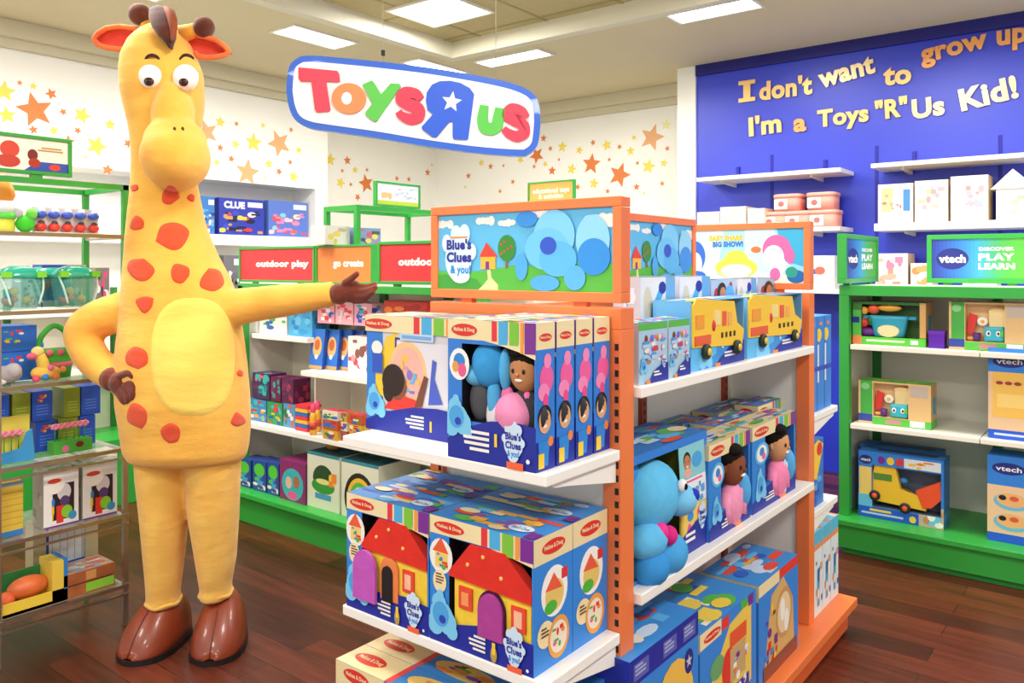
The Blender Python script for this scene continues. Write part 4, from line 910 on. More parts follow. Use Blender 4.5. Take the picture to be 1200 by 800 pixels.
def s_house(F, D, H):
    F.rect(0, H*.80, D, H*.2, P('ecd9a8')); oval(F, D*.5, H*.90, D*.30, H*.055)
    F.ell(D*.52, H*.56, D*.34, H*.19, WHITE, 24); F.ell(D*.52, H*.53, D*.24, H*.12, P('e4c46c')); F.poly([(D*.28, H*.58), (D*.72, H*.56), (D*.5, H*.7)], P('e85c3c')); F.ell(D*.42, H*.45, D*.16, H*.05, GRN); F.rect(D*.7, H*.62, D*.16, H*.08, P('d83434'))
    F.ell(D*.28, H*.27, D*.2, H*.10, CREAM); F.ell(D*.62, H*.2, D*.28, H*.16, P('e8a24a'), 22); F.ell(D*.62, H*.2, D*.22, H*.12, P('f2e4d0'), 22); F.specks(D*.45, H*.12, D*.34, H*.18, [RED, GRN, PINK, ORG], 7, 5, .14); lines(F, D*.17, H*.31, D*.2, H*.08, 3, P('6a4a30'), 'l')
def in_house(open_door):
    def f(t, w, d, h):
        y = -d/2+.004; mY, mR = felt('f8d244'), felt('e0352a')
        b = MB(); b.box(-w*.26, w*.47, y, y+.03, h*.16, h*.57, mY); o = b.obj('toy_house_wall', t, bevel=.003, label='yellow felt house front')
        q = MB(); q.prism([(-w*.29, h*.56), (w*.485, h*.53), (w*.485, h*.62), (w*.25, h*.85), (-w*.08, h*.85), (-w*.29, h*.60)], (0, y-.004, 0), (1, 0, 0), (0, 0, 1), .004, mR); q.prism([(-w*.29, h*.56), (w*.485, h*.53), (w*.485, h*.62), (w*.25, h*.85), (-w*.08, h*.85), (-w*.29, h*.60)], (0, y+.02, 0), (1, 0, 0), (0, 0, 1), .02, mR)
        r = q.obj('toy_house_roof', t, label='red felt roof')
        q = MB()
        for x, z in ((-.10, .69), (.05, .78), (.22, .66)): q.ell((w*x, y-.009, h*z), (.005, .003, .005), felt('f6c070'), 8, 6)
        q.obj('roof_button', r)
        def arch(x0, x1, z0, z1, m, yy, nm, dep_=.004, par=o, **k):
            q = MB(); n = 14; xc, rx = (x0+x1)/2, (x1-x0)/2; zz = z1-rx*1.15
            pts = [(x0, z0), (x1, z0)]+[(xc+rx*math.cos(PI*i/n), zz+rx*1.15*math.sin(PI*i/n)) for i in range(n+1)]
            q.prism(pts, (0, yy, 0), (1, 0, 0), (0, 0, 1), dep_, m); return q.obj(nm, par, **k)
        if open_door:
            arch(-w*.06, w*.15, h*.18, h*.55, felt('f08a50'), y-.002, 'door_surround'); arch(-w*.03, w*.09, h*.17, h*.47, BLK, y-.0065, 'door_opening')
            arch(-w*.36, -w*.08, h*.13, h*.56, felt('c45cc0'), y-.012, 'open_door', .008, label='pink purple open door')
        else:
            arch(-w*.01, w*.25, h*.18, h*.54, felt('4a1a44'), y-.002, 'door_surround'); arch(.002, w*.235, h*.18, h*.52, felt('b04498'), y-.0065, 'door', .006)
            q = MB(); q.box(-w*.20, -w*.07, y-.005, y-.001, h*.33, h*.50, felt('e8503a')); q.box(-w*.17, -w*.10, y-.0065, y-.005, h*.36, h*.46, felt('f8a060')); q.obj('felt_window', o)
        q = MB(); x0 = w*.20 if open_door else w*.30
        q.box(x0, x0+w*.13, y-.005, y-.001, h*.30, h*.48, felt('e8503a')); q.box(x0+w*.03, x0+w*.10, y-.0065, y-.005, h*.33, h*.45, felt('f8c0a0')); q.obj('felt_window', o)
    return f
for i, (a, b_) in enumerate(((406, 503), (503.5, 626))):
    for j in range(2):
        c, w = onU(a, b_, 1.395)
        lab = [['felt house box with open pink door, on the lower end shelf', 'felt house box directly behind the one with the open pink door'], ['felt house box with closed purple door, at the shelf corner', 'felt house box behind the closed door box, beside the slotted post']][i][j]
        card('toy_box', w-.003, .15, .297, '2f86de', lab, (1.395+.075+j*.152, c, SE2), NQ, group='felt house boxes', front=f_house, right=s_house, top=top_md(10+i*2+j), win=(.20, .17, .985, .855, .045), inner=in_house(i == 0))
# flat stacked boxes on the base, their tops showing
def t_art(seed):
    def f(F, W, D):
        F.rect(0, 0, W, D, P('2f80cc')); F.rect(0, 0, W*.30, D, P('ead8a6')); oval(F, W*.13, D*.5, W*.09, D*.25); F.rect(W*.30, D*.02, W*.03, D*.96, P('e0484a'))
        F.ell(W*.52, D*.5, W*.16, D*.34, P('e8c46a')); F.specks(W*.38, D*.2, W*.3, D*.6, [RED, YEL, GRN, BLK, ORG, BRN, P('8a4ac0')], 12, seed, .12); F.ell(W*.85, D*.5, W*.1, D*.3, P('3a5ab8'))
    return f
vL = 1.64
for i in range(4):
    card('toy_box', .60, .098, .352, '2f7cc8', ['foremost cream and blue box on the orange base below the end shelf', 'second cream and blue box on the orange base', 'third cream and blue box on the orange base', 'rear cream and blue box on the orange base, in shade'][i], (1.352+.049+.1*i if i < 3 else 1.352+.049+.3, vL-.30, DZ+.001), NQ, group='cream and blue boxes on the base', top=t_art(i),
         front=lambda F, W, H: (F.rect(0, 0, W*.3, H, P('ead8a6')), oval(F, W*.13, H*.93, W*.08, H*.05), F.rect(W*.3, 0, W*.03, H, P('e0484a'))), left=lambda F, W, H: F.rect(0, 0, W, H, P('ead8a6')))
# ======== long shelf side: top
S1, S2, S3 = 1.20, .685, DZ
def wheels(o, pts, r, y, mt, hub=None):
    for x, z in pts:
        q = MB(); q.lathe([(r*.8, 0), (r, .004), (r, .012), (r*.8, .016)], mt, 18, (x, y, z), 'y')
        if hub: q.lathe([(r*.5, .016), (r*.45, .02), (0.001, .02)], hub, 14, (x, y, z), 'y')
        q.obj('wheel', o)
def f_bus(F, W, H):
    F.rect(0, 0, W, H*.5, P('3a92e0')); F.poly([(0, H*.5), (W*.45, H*.5), (W*.45, H*.2), (W*.1, 0), (0, 0)], P('5cb8f0')) ; bluecloud(F, W*.25, H*.22, W*.09)
    F.poly([(W*.42, 0), (W, 0), (W, H*.34), (W*.86, H*.30), (W*.7, H*.27), (W*.5, H*.1)], NAVY); lines(F, W*.6, H*.17, W*.24, H*.1, 2, WHITE, 'l'); F.rect(W*.42, 0, W*.1, H*.05, ORG)
    paw(F, W, H, W*.56, H*.38, W*.05); F.ell(W*.64, H*.45, W*.045, H*.12, P('7cc8f4'))
def in_bus(t, w, d, h):
    mY = M('f8cc38', .4); y = -d/2+.002
    b = MB(); out_ = [(-w*.49, h*.34), (w*.44, h*.26), (w*.48, h*.50), (w*.34, h*.62), (w*.28, h*.96), (-w*.42, h*1.03), (-w*.49, h*.93)]
    b.prism(out_, (0, y+.03, 0), (1, 0, 0), (0, 0, 1), .036, mY); o = b.obj('toy_bus', t, bevel=.004, label='yellow toy bus')
    q = MB()
    for x0, x1, z0, z1, c in ((-.44, -.30, .60, .80, 'f0a030'), (-.12, 0, .62, .84, 'f4dc90'), (.04, .11, .60, .82, 'e86040'), (.15, .22, .60, .80, 'f4b060'), (-.46, -.18, .36, .50, 'e8603a')):
        q = MB(); q.box(w*x0, w*x1, y-.0085, y-.004, h*z0, h*z1, M(c, .4)); q.obj('bus_window' if c != 'e8603a' else 'bus_sign', o)
    q = MB(); q.ell((-w*.12, y-.005, h*.62), (.012, .006, .018), M('d8322a', .4), 12, 8); q.obj('apple_badge', o)
    q = MB()
    for i in range(4): q.box(w*(.02+.08*i), w*(.05+.08*i), y-.008, y-.004, h*.42, h*.5, M('3a2c1c', .5))
    q.obj('bus_trim', o); wheels(o, [(-w*.28, h*.26), (w*.30, h*.24)], h*.115, y-.004, M('1c2a1c', .5), M('e8c84a', .4))
def s_dark(F, W, H): F.rect(0, 0, W, H, P('c8c4cc')); F.specks(0, 0, W, H, [P('8aa8d8'), P('e4e0e8'), P('6a88c8')], 8, 3, .12)
for i, (a, b_) in enumerate(((809, 872), (875, 940))):
    for j in range(1):
        cv('toy_box', a, b_, 1.01, S1, .12, .20, '6cb8ea', ['yellow toy bus in blue open box, middle of top shelf', 'yellow toy bus in blue open box, at the far end of top shelf'][i], gap=.004, group='boxed toy buses', front=f_bus, right=s_dark, top=top_print(30+i), win=(.012, .40, .988, .992, .09), winm=P('6aa8dc'), inner=in_bus, cut=True)
def f_fig(F, W, H):
    F.rect(0, 0, W, H, P('a8cce8')); F.rect(0, H*.88, W, H*.12, P('5ab848')); F.specks(W*.05, H*.3, W*.9, H*.55, [P(c) for c in ('7a4a38', 'e85a8c', '4a9ae0', 'f0e8e4', '9a8a70', 'c83c4c', '2a6ac8', 'b8d0e8')], 22, 8, .10)
    bluecloud(F, W*.14, H*.3, W*.1); F.poly([(W*.3, 0), (W, 0), (W, H*.3), (W*.8, H*.3), (W*.5, H*.2)], NAVY); lines(F, W*.48, H*.16, W*.28, H*.1, 2, WHITE, 'l'); paw(F, W, H, W*.84, H*.32, W*.08); F.rect(W*.2, 0, W*.14, H*.06, ORG)
def f_pen(F, W, H):
    F.rect(0, 0, W, H, P('e4e8ee')); F.line([(W*.30, H*.55), (W*.60, H*.86)], W*.14, P('4cb0e8')); F.ell(W*.62, H*.88, W*.11, H*.07, NAVY); F.ell(W*.2, H*.7, W*.12, H*.2, P('d8d0b8')); F.rect(W*.72, 0, W*.28, H, P('6cb0e0')); F.ell(W*.84, H*.55, W*.08, H*.2, P('e0504a')); F.poly([(0, 0), (W*.7, 0), (W*.7, H*.2), (W*.3, H*.28), (0, H*.1)], P('5a8a78')); F.poly([(W*.3, 0), (W*.72, 0), (W*.72, H*.28), (W*.4, H*.25)], YEL)
def f_doc(F, W, H):
    F.rect(0, 0, W, H, P('b8cce4')); F.specks(0, 0, W, H, [P(c) for c in ('c83c3c', 'e8e4e8', '4a8ad0', '8a5a40', 'c8b8c8')], 12, 9, .12); F.ell(W*.42, H*.84, W*.18, H*.12, P('28160f')); F.ell(W*.46, H*.80, W*.13, H*.10, P('d08a5c')); F.ell(W*.74, H*.8, W*.18, H*.12, P('5ab4ec'))
for i, (a, b_) in enumerate(((748, 782), (783, 808))):
    cv('toy_box', a, b_, 1.0, S1, .09, .155, 'a8cce8', ['clear fronted figure set at the near end of the top shelf', 'figure set box between the near one and the first bus'][i], gap=.003, group='figure set boxes', front=f_fig, left=s_dark, top=top_print(33+i), win=(.1, .34, .9, .84, .02), winm=P('c4ccd4'), inner=lambda t, w, d, h: [plush_ball(t, 'figure', (x*w, -d/2+.008, h*.56), (.011, .009, .03), c, [((x*w, -d/2+.006, h*.74), (.012, .01, .013), s_)]) for x, c, s_ in ((-.25, 'd83a4c', '7a4632'), (-.05, '3a8ae0', '3a8ae0'), (.14, 'e8e4e8', 'c88a60'), (.30, 'c8506c', 'ee7ab0'))])
for i, (a, b_, z0, nm) in enumerate(((750, 791, .0, 'tool kit box standing behind the figure sets, pale with blue pen'), (796, 832, 0, 'pale pen box behind the first yellow bus'), (833, 862, 0, 'box with child picture behind the first yellow bus'), (864, 886, 0, 'pen box behind the gap between buses'), (888, 916, 0, 'box with child picture behind the second bus'))):
    cv('toy_box', a, b_, 1.14, S1, .09, .268 if i < 2 else .255, 'dfe6ee', nm, gap=.003, group='play kit boxes in the back row', front=[f_pen, f_pen, f_doc, f_pen, f_doc][i], left=s_dark, top=top_print(40+i))
# ======== long shelf side: middle
def in_bigplush(t, w, d, h):
    y = -d/2
    plush_ball(t, 'plush_toy', (-w*.16, y+.03, h*.60), (.115, .075, .095), '62c0f0', [((-w*.34, y+.05, h*.80), (.05, .03, .045), '3a90d8'), ((w*.06, y-.01, h*.52), (.055, .05, .045), '7cc8f2'), ((w*.10, y-.045, h*.56), (.02, .016, .018), '2a3ab8'), ((-w*.04, y-.042, h*.68), (.016, .012, .018), 'f4f4f4'), ((-w*.04, y-.053, h*.675), (.007, .005, .009), '15131a'), ((-w*.3, y+.0, h*.30), (.07, .05, .05), '62bcee'), ((-w*.08, y-.01, h*.12), (.07, .05, .055), '4aa6e4'), ((-w*.30, y-.01, h*.10), (.06, .05, .05), '3a94dc')], 'large sky blue plush')
    b = MB(); b.ell((-w*.24, y-.02, h*.36), (.03, .026, .026), felt('e83a94')); b.ell((-w*.16, y-.03, h*.31), (.026, .024, .026), felt('d82a84')); b.tube([(-w*.3, y, h*.38), (-w*.15, y-.02, h*.3)], .012, felt('e83a94')); b.obj('bone_toy', t, label='bright pink bone')
    q = MB(); F = q.face((w*.12, y-.004, h*.40), (1, 0, 0), (-.12, 0, 1)); W, H = w*.36, h*.54
    q.box(w*.12, w*.5, y-.004, y+.002, h*.02, h*.40, P('e8c050'))
    F.rect(0, 0, W, H, P('f2f6fa')); F.rect(0, H*.45, W, H*.55, P('8ad0dc')); small_face(F, W*.3, H*.72, W*.14, 'c88058'); F.ell(W*.3, H*.55, W*.14, H*.08, P('f0b0a0')); F.ell(W*.68, H*.72, W*.2, H*.13, P('4aa8e8')); F.rect(W*.15, H*.39, W*.7, H*.03, P('e8508c')); F.text("Blue's", W*.5, H*.24, H*.17, P('5aa8e8'), w=W*.85, bold=.07); F.text('Clues', W*.5, H*.08, H*.12, P('5aa8e8'), w=W*.7, bold=.07)
    G = q.face((w*.14, y-.0045, h*.03), (1, 0, 0), (0, 0, 1)); G.rect(0, 0, w*.34, h*.36, P('f6d460'))
    for x, z, rx, rz_, c in ((.75, .80, .18, .16, 'ee5ab0'), (.3, .78, .13, .12, '3a94e0'), (.25, .35, .1, .28, 'ee5ab0'), (.5, .4, .08, .22, '3a94e0'), (.78, .38, .08, .28, 'ee5ab0')): G.ell(w*.34*x, h*.36*z, w*.34*rx, h*.36*rz_, P(c))
    q.obj('printed_panel', t)
    q = MB(); F = q.face((w*.0, y-.006, 0), (1, 0, 0), (0, 0, 1)); F.poly([(0, 0), (w*.5, 0), (w*.5, h*.27), (w*.34, h*.26), (w*.14, h*.17), (0, h*.10)], NAVY); lines(F, w*.1, h*.15, w*.2, h*.1, 2); paw(F, w, h, w*.40, h*.26, w*.06); F.rect(w*.0, 0, w*.08, h*.05, ORG); q.obj('printed_lip', t)
c, w = onV(738, 829, 1.02)
card('toy_box', w, .19, .33, '2f7fdc', 'large sky blue plush in open yellow lined box on the middle shelf', (c, 1.02+.097, S2), 0, win=(.02, .03, .70, .93, .17), winm=P('6a6a22'), inner=in_bigplush, top=top_print(51, base='2a7ac8'))
def f_doll(F, W, H):
    strip(F, W, H, .84, orect=(.2, .4)); F.ell(W*.2, H*.66, W*.15, H*.13, P('5ab4ee')); F.ell(W*.2, H*.66, W*.11, H*.1, WHITE); F.ell(W*.2, H*.68, W*.05, H*.05, BLUE); F.ell(W*.24, H*.62, W*.04, H*.04, PINK)
    navyfoot(F, W, H, .28); bluecloud(F, W*.17, H*.28, W*.09); paw(F, W, H, W*.72, H*.22, W*.1); F.rect(W*.6, 0, W*.14, H*.05, ORG); lines(F, W*.25, H*.14, W*.25, H*.1, 3)
def s_md(F, D, H): F.rect(0, 0, D, H, P('2f80cc')); F.rect(0, H*.84, D, H*.16, P('e6d4a2')); oval(F, D*.5, H*.92, D*.28, H*.045)
for i, (a, b_) in enumerate(((830, 879), (881, 932))):
    dl = [('8a4e34', 'f29ac0'), ('d8a070', 'f48cb8')][i]
    cv('toy_box', a, b_, 1.01, S2, .10, .285, '2f86de', ['rag doll with dark skin and pink shirt in blue box', 'rag doll with light skin and pink shirt in blue box at the far end'][i], gap=.006, group='boxed rag dolls on the middle shelf', front=f_doll, left=s_md, top=top_print(55+i, base='e0d0a4'), win=(.28, .26, .97, .88, .06), winm=P('2a6ab8'),
       inner=(lambda dl: lambda t, w, d, h: (rag_doll(t, w*.13, -d/2+.012, h*.66, .058, *dl), plush_ball(t, 'plush_toy', (w*.36, -d/2+.01, h*.34), (.03, .03, .06), '5ab0ea')))(dl))
k = 0
for a, b_, v, h in ((760, 826, 1.215, .285), (838, 884, 1.115, .285), (838, 884, 1.215, .285), (888, 920, 1.115, .30), (888, 920, 1.215, .30)):
    cv('toy_box', a, b_, v, S2, .09, h, '2a76c0', ['cream banded box standing behind the large blue plush', 'cream banded box behind the dark skinned rag doll', 'rear cream banded box against back panel, second bay', 'cream banded box behind the light skinned rag doll', 'rear cream banded box against back panel near the far end'][k], gap=.004, group='cream banded boxes in the back rows', front=f_doll, left=s_md, top=top_print(60+k, base='4a78b8')); k += 1
# ======== long shelf side: base
def f_truck(F, W, H):
    F.rect(0, 0, W, H, P('2f86de')); F.rect(0, H*.84, W, H*.16, P('1c2a9c')); 
    for x in (.05, .45, .75): F.rect(W*x, H*.865, W*.2, H*.10, P('5a62b4')); lines(F, W*(x+.02), H*.94, W*.15, H*.07, 3, P('a8b0dc'), 'l')
    F.ell(W*.62, H*.48, W*.3, H*.32, P('f0c050')); F.ell(W*.84, H*.72, W*.07, H*.08, P('1c2a80')); F.star(W*.84, H*.72, W*.05, P('c8c8dc')); F.specks(W*.2, H*.2, W*.6, H*.5, [PUR, ORG, P('c8b0e0'), P('e8d0a0')], 10, 2, .1); F.rect(0, 0, W*.25, H*.8, P('3a90e0'))
def f_slide(F, W, H):
    F.rect(0, 0, W, H, P('2f86de')); F.poly([(0, H*.3), (W*.5, H*.88), (W*.9, H*.95), (W*.9, H*.2), (W*.2, 0)], P('f0cc58')); F.rect(0, H*.86, W*.35, H*.14, CREAM); oval(F, W*.2, H*.92, W*.14, H*.04); F.rect(W*.36, H*.88, W*.12, H*.1, RED); F.rect(W*.7, H*.92, W*.12, H*.08, GRN); F.rect(W*.84, H*.9, W*.1, H*.1, PUR)
    F.ell(W*.28, H*.6, W*.12, H*.1, P('6aa86a')); F.ell(W*.48, H*.5, W*.12, H*.18, P('e0382c')); F.rect(W*.35, H*.05, W*.5, H*.25, P('2a3ab0')); F.rect(W*.5, H*.35, W*.28, H*.3, P('c8a878')); F.rect(W*.5, H*.66, W*.3, H*.14, P('e85a30')); F.specks(W*.45, H*.1, W*.45, H*.5, [WHITE, PUR, BRN, ORG, P('d8d0e0')], 14, 6, .07)
def f_wood(F, W, H):
    F.rect(0, 0, W, H, P('2f86de')); F.rect(0, H*.88, W*.5, H*.12, CREAM); F.rect(W*.5, H*.9, W*.5, H*.1, RED); F.poly([(W*.1, 0), (W*.9, 0), (W*.85, H*.6), (W*.6, H*.9), (W*.3, H*.8)], P('d8b06c')); F.ell(W*.62, H*.52, W*.22, H*.26, P('c89a5c')); F.ell(W*.62, H*.52, W*.17, H*.21, P('ead2a4')); F.ell(W*.58, H*.56, W*.06, H*.12, WHITE); F.ell(W*.68, H*.42, W*.06, H*.12, WHITE); F.specks(W*.1, H*.1, W*.4, H*.7, [GRN, RED, BLUE, PUR, BRN, YEL], 14, 7, .09); F.rect(W*.1, 0, W*.85, H*.15, P('8a4a3a'))
cv('toy_box', 738, 818, .97, S3, .26, .415, '2f86de', 'big blue and yellow box at the near end of the orange base', group='large boxes on the orange base', front=f_truck, top=top_print(70, ('cfe2f6', '2a68c0', 'e8e4d0', 'c84a3a', '5ab4ee')), left=lambda F, W, H: F.rect(0, 0, W, H, P('1c2a9c')))
cv('toy_box', 820, 886, .975, S3, .26, .335, '2f86de', 'box with red and yellow playset picture, second along the orange base', group='large boxes on the orange base', front=f_slide, top=top_print(71, ('e2503a', 'cfe2f6', 'f0d050', '58b848', '2a48b0', 'f4ead0')), left=s_md)
cv('toy_box', 889, 935, .98, S3, .20, .33, '2f86de', 'box with wooden toy picture at the far end of the orange base', group='large boxes on the orange base', front=f_wood, top=top_print(73, ('5cb8ee', 'e2503a', 'f2b440', 'c8dcf4', '2a62c8')), left=s_md)
# ======== far end shelves of the orange gondola
def s_shark(F, W, H):
    F.rect(0, 0, W, H, P('2f86e0')); F.ell(W*.2, H*.8, W*.4, H*.07, YEL); F.rect(0, H*.3, W*.2, H*.4, P('f4f4f0')) ; F.rect(0, H*.42, W, H*.05, P('2a4ac0')); F.ell(W*.5, H*.92, W*.2, H*.02, ORG)
for i, z in enumerate((.95,)):
    for j in range(3):
        b = card('toy_box', .5, .085, .375, '3a94e6', ['tall blue box nearest the orange frame on the far end shelf', 'middle of three tall blue boxes on the far end shelf', 'outermost tall blue box on the far end shelf'][j], (FU1+.05+.092*j, 1.27, .926), PI/2, group='tall blue boxes on the far end', left=s_shark, front=s_shark)
card('toy_box', .5, .17, .26, '2f7ad0', 'blue and yellow box on the lower far end shelf', (FU1+.09, 1.27, .551), PI/2, left=lambda F, W, H: (F.poly([(0, H*.5), (W*.5, H*.4), (W, H*.9), (W*.6, H), (0, H*.9)], YEL), F.ell(W*.7, H*.85, W*.2, H*.1, RED), F.specks(0, 0, W, H*.5, [P('2a50b8'), P('5ab4ee'), YEL], 9, 3, .12)), top=top_print(80))
for j in range(3):
    for k in range(1):
        card('toy_box', .55, .10, .33-.04*j*0, 'e6ecf0', ['pale blue box beside the orange post on the far base', 'second pale box on the far base of the orange gondola', 'outermost pale box on the far base of the orange gondola'][j], (FU1+.062+.105*j, 1.28, DZ+.001), PI/2, group='pale boxes on the far base', left=lambda F, W, H: (F.rect(0, 0, W, H, P('dfeaf0')), F.rect(0, H*.84, W, H*.16, P('5ab8dc')), F.rect(0, H*.78, W, H*.06, P('f2905c')), F.rect(W*.35, H*.1, W*.3, H*.45, P('4aa8d0')), F.specks(0, H*.1, W, H*.6, [P('d8a878'), P('b85a3a'), P('2a5ab0'), WHITE], 10, 4, .1)), top=lambda F, W, D: (F.rect(0, 0, W, D, P('8ad0e8')), F.rect(0, 0, W, D*.2, P('f2905c'))))
# ======== glass rack beside the costume
def mixart(base, cols, n=10, seed=1, band=None, r=.13):
    def f(F, W, H):
        F.rect(0, 0, W, H, P(base)); F.specks(0, 0, W, H, [P(c) for c in cols], n, seed, r)
        if band: F.rect(0, H*band[1], W, H*band[2], P(band[0]))
    return f
RV = 3.42
c, w = onV(-6, 20, RV)
b = MB(); b.lathe([(.045, 0), (.048, .01), (.046, .05)], P('d8d84a'), 16); b.lathe([(.048, .05), (.05, .055), (.05, .075)], P('5ac848'), 16); b.lathe([(.046, .075), (.046, .12)], P('e8ecf4'), 16); b.lathe([(.04, .12), (.05, .14), (.045, .17), (.03, .20), (.008, .222)], M('f49a34', .5), 10)
b.obj('toy_tub', None, (c, RV+.05, RZ[0]), label='round tub with orange domed top and green band on top glass shelf', cat='toy')
b = MB(); b.ell((0, 0, .035), (.035, .03, .035), felt('4ac83a'), 12, 8); b.ell((.02, -.01, .075), (.022, .02, .022), felt('7ad85a'), 10, 8); b.ell((-.025, .0, .08), (.02, .02, .025), felt('c8c4d0'), 10, 8)
b.obj('plush_toy', None, (U(33, RV), RV+.03, RZ[0]), label='small green and grey plush next to the orange topped tub', cat='soft toy')
proto = None
for i in range(5):
    px = 52+i*15.5
    if proto is None:
        proto = empty('toy_car_pack', (U(px, RV), RV+.05, RZ[0]), label='x', cat='toy', group='packed toy cars on the top glass shelf')
        b = MB(); b.box(-.026, .026, -.03, .03, 0, .006, P('e8e0d8')); b.box(-.026, .026, -.002, .002, 0, .105, P('cfc8c8')); b.obj('card', proto)
        b = MB(); b.ell((0, -.018, .026), (.022, .016, .018), M('d83a30', .3), 12, 8); b.ell((.002, -.018, .042), (.013, .012, .010), M('3a3a4a', .3), 10, 6); b.obj('red_car', proto)
        b = MB(); b.ell((0, -.018, .076), (.023, .015, .016), M('3a5ac8', .3), 12, 8); b.ell((.004, -.018, .092), (.014, .011, .01), M('e8eaf2', .3), 10, 6); b.obj('blue_car', proto)
        t = proto
    else: t = dup(proto, (U(px, RV), RV+.05, RZ[0]))
    t['label'] = ['toy car pack next to the green plush on top glass shelf', 'second pack in the row of toy cars on the top glass shelf', 'middle pack in the row of toy cars on the top glass shelf', 'fourth pack in the row of toy cars on the top glass shelf', 'pack of toy cars at the green post end of the row'][i]
cv('toy_box', 25, 48, 3.58, RZ[1], .10, .155, 'f0e8ea', 'white and red checked box behind the clear teal tubs', front=mixart('f4eef0', ('d8343c', '5a6ac0', 'f4f4f4', 'c83a4a'), 22, 3, r=.08))
cv('toy_box', 50, 78, 3.58, RZ[1], .10, .175, '3a50c0', 'dark blue box with red swirl behind the clear teal tubs', front=lambda F, W, H: (F.rect(0, 0, W, H, P('3448b8')), F.line([(0, H*.4), (W*.4, H*.7), (W, H*.85)], H*.14, P('e03a34')), F.ell(W*.6, H*.35, W*.3, H*.18, P('8a4ac8')), F.rect(0, 0, W, H*.15, P('e8e4f0'))))
cv('toy_box', 86, 101, 3.58, RZ[1], .08, .175, 'c8a8a0', 'narrow red and beige box behind the teal tubs near post', front=mixart('c8b0a4', ('c83a3a', '8a6a5a', 'f0e8e4'), 9, 4))
mTealG = M('58c4ba', .12, alpha=.42); mLid = M('1fae96', .25, coat=.3)
tub = None
for i, px in enumerate((-2, 22, 50, 87)):
    if i == 0: continue
    v0 = RV+.06 if i != 2 else RV+.20; px = (0, 21, 56, 86)[i]
    if tub is None:
        tub = empty('toy_tub', (U(px, v0), v0, RZ[1]), label='x', cat='toy', group='clear teal tubs on the second glass shelf')
        b = MB(); b.loft([(0, 0, .0, .062, .055), (0, 0, .05, .072, .06), (0, 0, .10, .078, .065), (0, 0, .125, .076, .063)], mTealG, 24, pw=3); b.obj('clear_tub', tub)
        b = MB(); b.loft([(0, 0, .122, .08, .067), (0, 0, .135, .08, .067), (0, 0, .158, .06, .05), (0, 0, .170, .03, .03)], mLid, 24, pw=3); o = b.obj('lid', tub)
        
        for x0 in (.045, -.078): q = MB(); q.box(x0, x0+.033, -.07, -.05, .125, .148, M('7ada3a', .4)); q.obj('latch', o)
        for sg in (-1, 1): q = MB(); q.tube(samp([(sg*.074, -.04, .13), (sg*.066, -.068, .08), (sg*.05, -.068, .02)], 4), .004, M('cfeee8', .3), 6); q.obj('handle', tub)
        q = MB(); rg = random.Random(4)
        for k in range(8): q.ell((rg.uniform(-.04, .04), rg.uniform(-.03, .03), .02+rg.uniform(0, .05)), rg.uniform(.012, .02), M(rg.choice(['e87a6a', '3a8ab8', 'f0c050', 'e8a8b8']), .5), 8, 6)
        q.obj('blocks_inside', tub, kind='stuff'); t = tub
    else: t = dup(tub, (U(px, v0), v0, RZ[1]))
    t['label'] = ['', 'clear teal lidded tub at the left edge of second glass shelf', 'clear teal tub set back between the two front ones', 'clear teal lidded tub nearest the green post'][i]
def f_blk(base, fl):
    def f(F, W, H):
        F.rect(0, 0, W, H, P(base))
        for i in range(4): F.rect(W*.2, H*(.2+.1*i), W*.6, H*.035, P('5a8ae8' if base == '2458d0' else 'b0c050'))
        if fl: F.specks(W*.25, H*.62, W*.5, H*.3, [P('e8484a'), GRN, YEL], 6, 2, .2)
    return f
# third shelf
for i, (a, b_, z0, h) in enumerate(((-14, 43, 0, .115), (-14, 43, .117, .10))):
    cv('toy_box', a, b_, 3.50, RZ[2]+z0, .16, h, '2a72d8', ['lower of two blue boxes with flowers on third glass shelf', 'upper of two blue boxes with flowers on third glass shelf'][i], front=lambda F, W, H: (F.rect(0, 0, W, H, P('2a72d8')), F.specks(W*.3, H*.3, W*.45, H*.6, [P('e83a4a'), P('58c848'), YEL, WHITE], 9, 5, .12)))
t = empty('toy_basket', (U(64, 3.50), 3.50, RZ[2]), label='green felt basket with arched handle and pink flowers', cat='toy')
b = MB(); b.loft([(0, 0, 0, .055, .045), (0, 0, .06, .062, .05), (0, 0, .115, .068, .055)], M('4cb83a', .7), 24, pw=3); b.obj('bowl', t)
b = MB(); b.loft([(0, 0, .045, .0625, .0505), (0, 0, .065, .0648, .0525)], M('ee7a9a', .7), 24, pw=3); b.obj('pink_band', t, label='pink striped band')
b = MB(); b.tube(samp([(-.062, 0, .11), (-.05, 0, .17), (0, 0, .21), (.05, 0, .17), (.062, 0, .11)], 5), .011, M('3fb83a', .6), 10); b.obj('handle', t)
b = MB(); [b.ell((x, -.05, .105), .014, M('f06a8a', .6), 10, 6) for x in (-.04, 0, .04)]; b.obj('flower_trim', t)
t = empty('plush_toy', (U(52, RV), RV+.02, RZ[2]), label='yellow and pink plush long-necked animal sitting before the green basket', cat='soft toy')
b = MB(); b.ell((.012, 0, .03), (.055, .035, .03), felt('f4c25a'), 16, 10); b.tube(samp([(.01, 0, .03), (.0, -.005, .07), (-.012, -.005, .10)], 4), [.024, .024, .022, .022, .022, .021, .02, .02, .019], felt('f6d060'), 12); b.obj('body', t)
b = MB(); b.ell((-.02, -.008, .115), (.024, .018, .022), felt('f8dc8a'), 12, 8); b.ell((-.042, -.012, .10), (.02, .015, .014), felt('f06a8a'), 12, 8); b.ell((.0, .0, .14), (.006, .006, .012), felt('3a7ac8'), 8, 6); b.obj('head', t)
